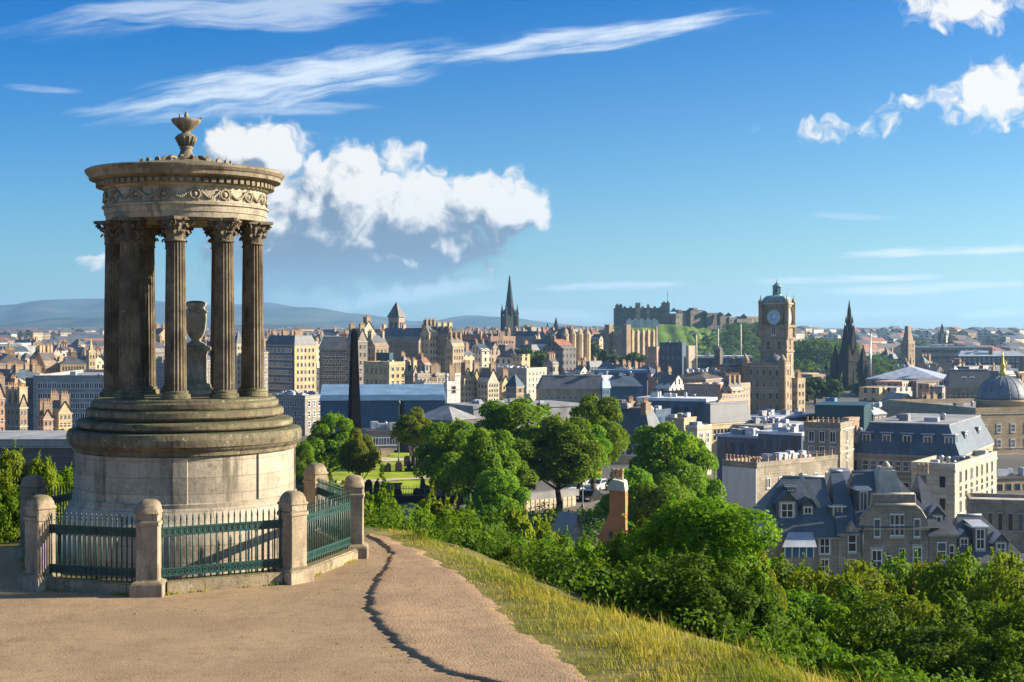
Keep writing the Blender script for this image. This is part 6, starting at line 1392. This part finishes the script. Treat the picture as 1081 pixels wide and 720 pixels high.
for i, (px, Y, cn, c, a) in enumerate([(594, 158, 'dark blue', (.02, .05, .16), 64), (607, 162, 'white', (.7, .7, .68), 64), (613, 175, 'silver', (.45, .46, .47), 64), (622, 186, 'orange', (.55, .22, .04), 62), (631, 172, 'pale grey', (.5, .49, .46), 62), (622, 160, 'black', (.015, .015, .018), 64)]):
    m_ = plain('car paint ' + cn, c, .25, 0, .03); me = CB_.copy(); me.materials[0] = m_
    o = empty('parked_car', (XP(px, Y), Y, SZ + .004), R(a), f"{cn} car parked on the street beside the pink pilastered building", 'car', 'cars parked on the street')
    inst('car_body', me, o); inst('car_window', CG_, o)
    for sx in (-1.3, 1.3):
        for sy in (-.8, .8): inst('wheel', CW_, o, (sx, sy, 0))
    for sy in (-.6, .6): inst('headlight', CH_, o, (-2.11, sy, .68))
def lamp(label, px, Y, z, h):
    o = empty('street_lamp', (XP(px, Y), Y, z), 0, label, 'street lamp')
    MB().lathe([(.16, -1), (.14, 1), (.07, 1.1), (.055, h)], 8).build('pole', M['iron'], o); MB().lathe([(.05, h), (.22, h + .15), (.26, h + .55), (.08, h + .75), (.03, h + .9)], 8).build('lantern', M['iron'], o)
lamp('dark street lamp standing behind the burial ground lawn', 421, 200, zg(-16, 200), 8.5); lamp('street lamp beside the parked cars', 615, 150, SZ, 6)
for px, t, bt, Y, lab in [(693, 343, 392, 560, 'pink pole with white head before the dark blue box'), (735, 352, 376, 575, 'pale pole right of the dark blue box'), (758, 345, 376, 640, 'pale slim pole above the mall roof'), (782, 341, 376, 640, 'pale slim pole left of the clock tower'), (919, 352, 396, 640, 'thin grey mast right of the gothic monument')]:
    o = empty('mast', (XP(px, Y), Y, ZP(bt, Y)), 0, lab, 'pole'); MB().lathe([(.42, -8), (.32, ZP(t, Y) - ZP(bt, Y))], 8).build('pole', M['pink_pole'] if px < 700 else M['cream'] if px < 900 else M['metal'], o)
    MB().box(-1.3, 1.3, -.2, .2, 0, .5).build('head', M['frame'], o, (0, 0, ZP(t, Y) - ZP(bt, Y)))

# ------------------------------------------------------------------ grass of the bank
r_ = np.random.RandomState(17); n = 330000
x = r_.uniform(-5, 12, n); y = r_.uniform(14, 40, n); d = edge_dist(x, y)
dr_ = np.array([p[1] for p in cb][::-1]); dxx = np.array([p[0] for p in cb][::-1])
lim = np.interp(y, dr_, dxx); keep = (x > lim + .02) & (d < 0.9) & (d > -7)
clump = .5 + .5 * np.sin(x * 2.3 + 1.7 * np.sin(y * 1.9)) * np.sin(y * 2.1 + 1.3 * np.sin(x * 1.4))
near = np.clip((x - lim) / 1.5, 0, 1) ** 1.2; keep &= r_.rand(n) < (.12 + .88 * near ** .8) * (.35 + .65 * clump)
x, y, d, clump, near = [a[keep] for a in (x, y, d, clump, near)]
kx, ky = [], []                                  # weeds rooted along the foot of the kerb
for i in range(8):
    a_, c_ = Vector(PP[i]), Vector(PP[(i + 1) % 8]); nrm_ = Vector(((c_ - a_).y, -(c_ - a_).x)).normalized()
    for k in range(420):
        t_ = r_.rand()
        if math.sin(t_ * 23 + i * 3) + math.sin(t_ * 9 + i) < r_.uniform(-.2, 1.6): continue
        p_ = a_.lerp(c_, t_) + nrm_ * (.235 + abs(r_.normal(0, .03))); kx.append(p_.x + MX); ky.append(p_.y + MY)
m_ = len(kx); x = np.concatenate([x, kx]); y = np.concatenate([y, ky]); clump = np.concatenate([clump, np.full(m_, .5)]); near = np.concatenate([near, np.full(m_, .12)]); n = len(x); z = ZG(x, y) + .02
patch = .5 + .5 * np.sin(x * .9 + 2.1 * np.sin(y * .55 + 1)) * np.sin(y * .8 + 1.6 * np.sin(x * .7))
tall = (r_.rand(n) < (.03 + .18 * patch) * (near > .5))
h_ = (.04 + .16 * near * r_.uniform(.3, 1.1, n) * (.35 + .9 * clump)) * np.where(tall, r_.uniform(1.5, 2.6, n), 1.0); a = r_.uniform(0, 6.28, n); w_ = r_.uniform(.003, .009, n); ln_ = h_ * r_.uniform(.15, .9, n); b_ = r_.uniform(-3.14, 3.14, n) * r_.uniform(.2, 1, n) + 2.6
cx_, sx_ = np.cos(a) * w_, np.sin(a) * w_; lx, ly = np.cos(b_) * ln_, np.sin(b_) * ln_
v = np.stack([np.stack([x - cx_, y - sx_, z], 1), np.stack([x + cx_, y + sx_, z], 1), np.stack([x + cx_ * .8 + lx * .35, y + sx_ * .8 + ly * .35, z + h_ * .62], 1), np.stack([x - cx_ * .8 + lx * .35, y - sx_ * .8 + ly * .35, z + h_ * .62], 1), np.stack([x + lx, y + ly, z + h_], 1)], 1).reshape(-1, 3)
i0 = np.arange(n)[:, None] * 5
loops = np.concatenate([i0 + [0, 1, 2, 3], i0 + [3, 2, 4]], 1).ravel()
me = bpy.data.meshes.new('grass'); me.vertices.add(n * 5); me.vertices.foreach_set('co', v.ravel()); me.loops.add(n * 7); me.loops.foreach_set('vertex_index', loops)
me.polygons.add(n * 2); st_ = (np.arange(n)[:, None] * 7 + [0, 4]).ravel(); me.polygons.foreach_set('loop_start', st_); me.polygons.foreach_set('loop_total', np.tile([4, 3], n)); me.materials.append(M['grass']); me.update(calc_edges=True)
tag(inst('grass', me), kind='stuff')
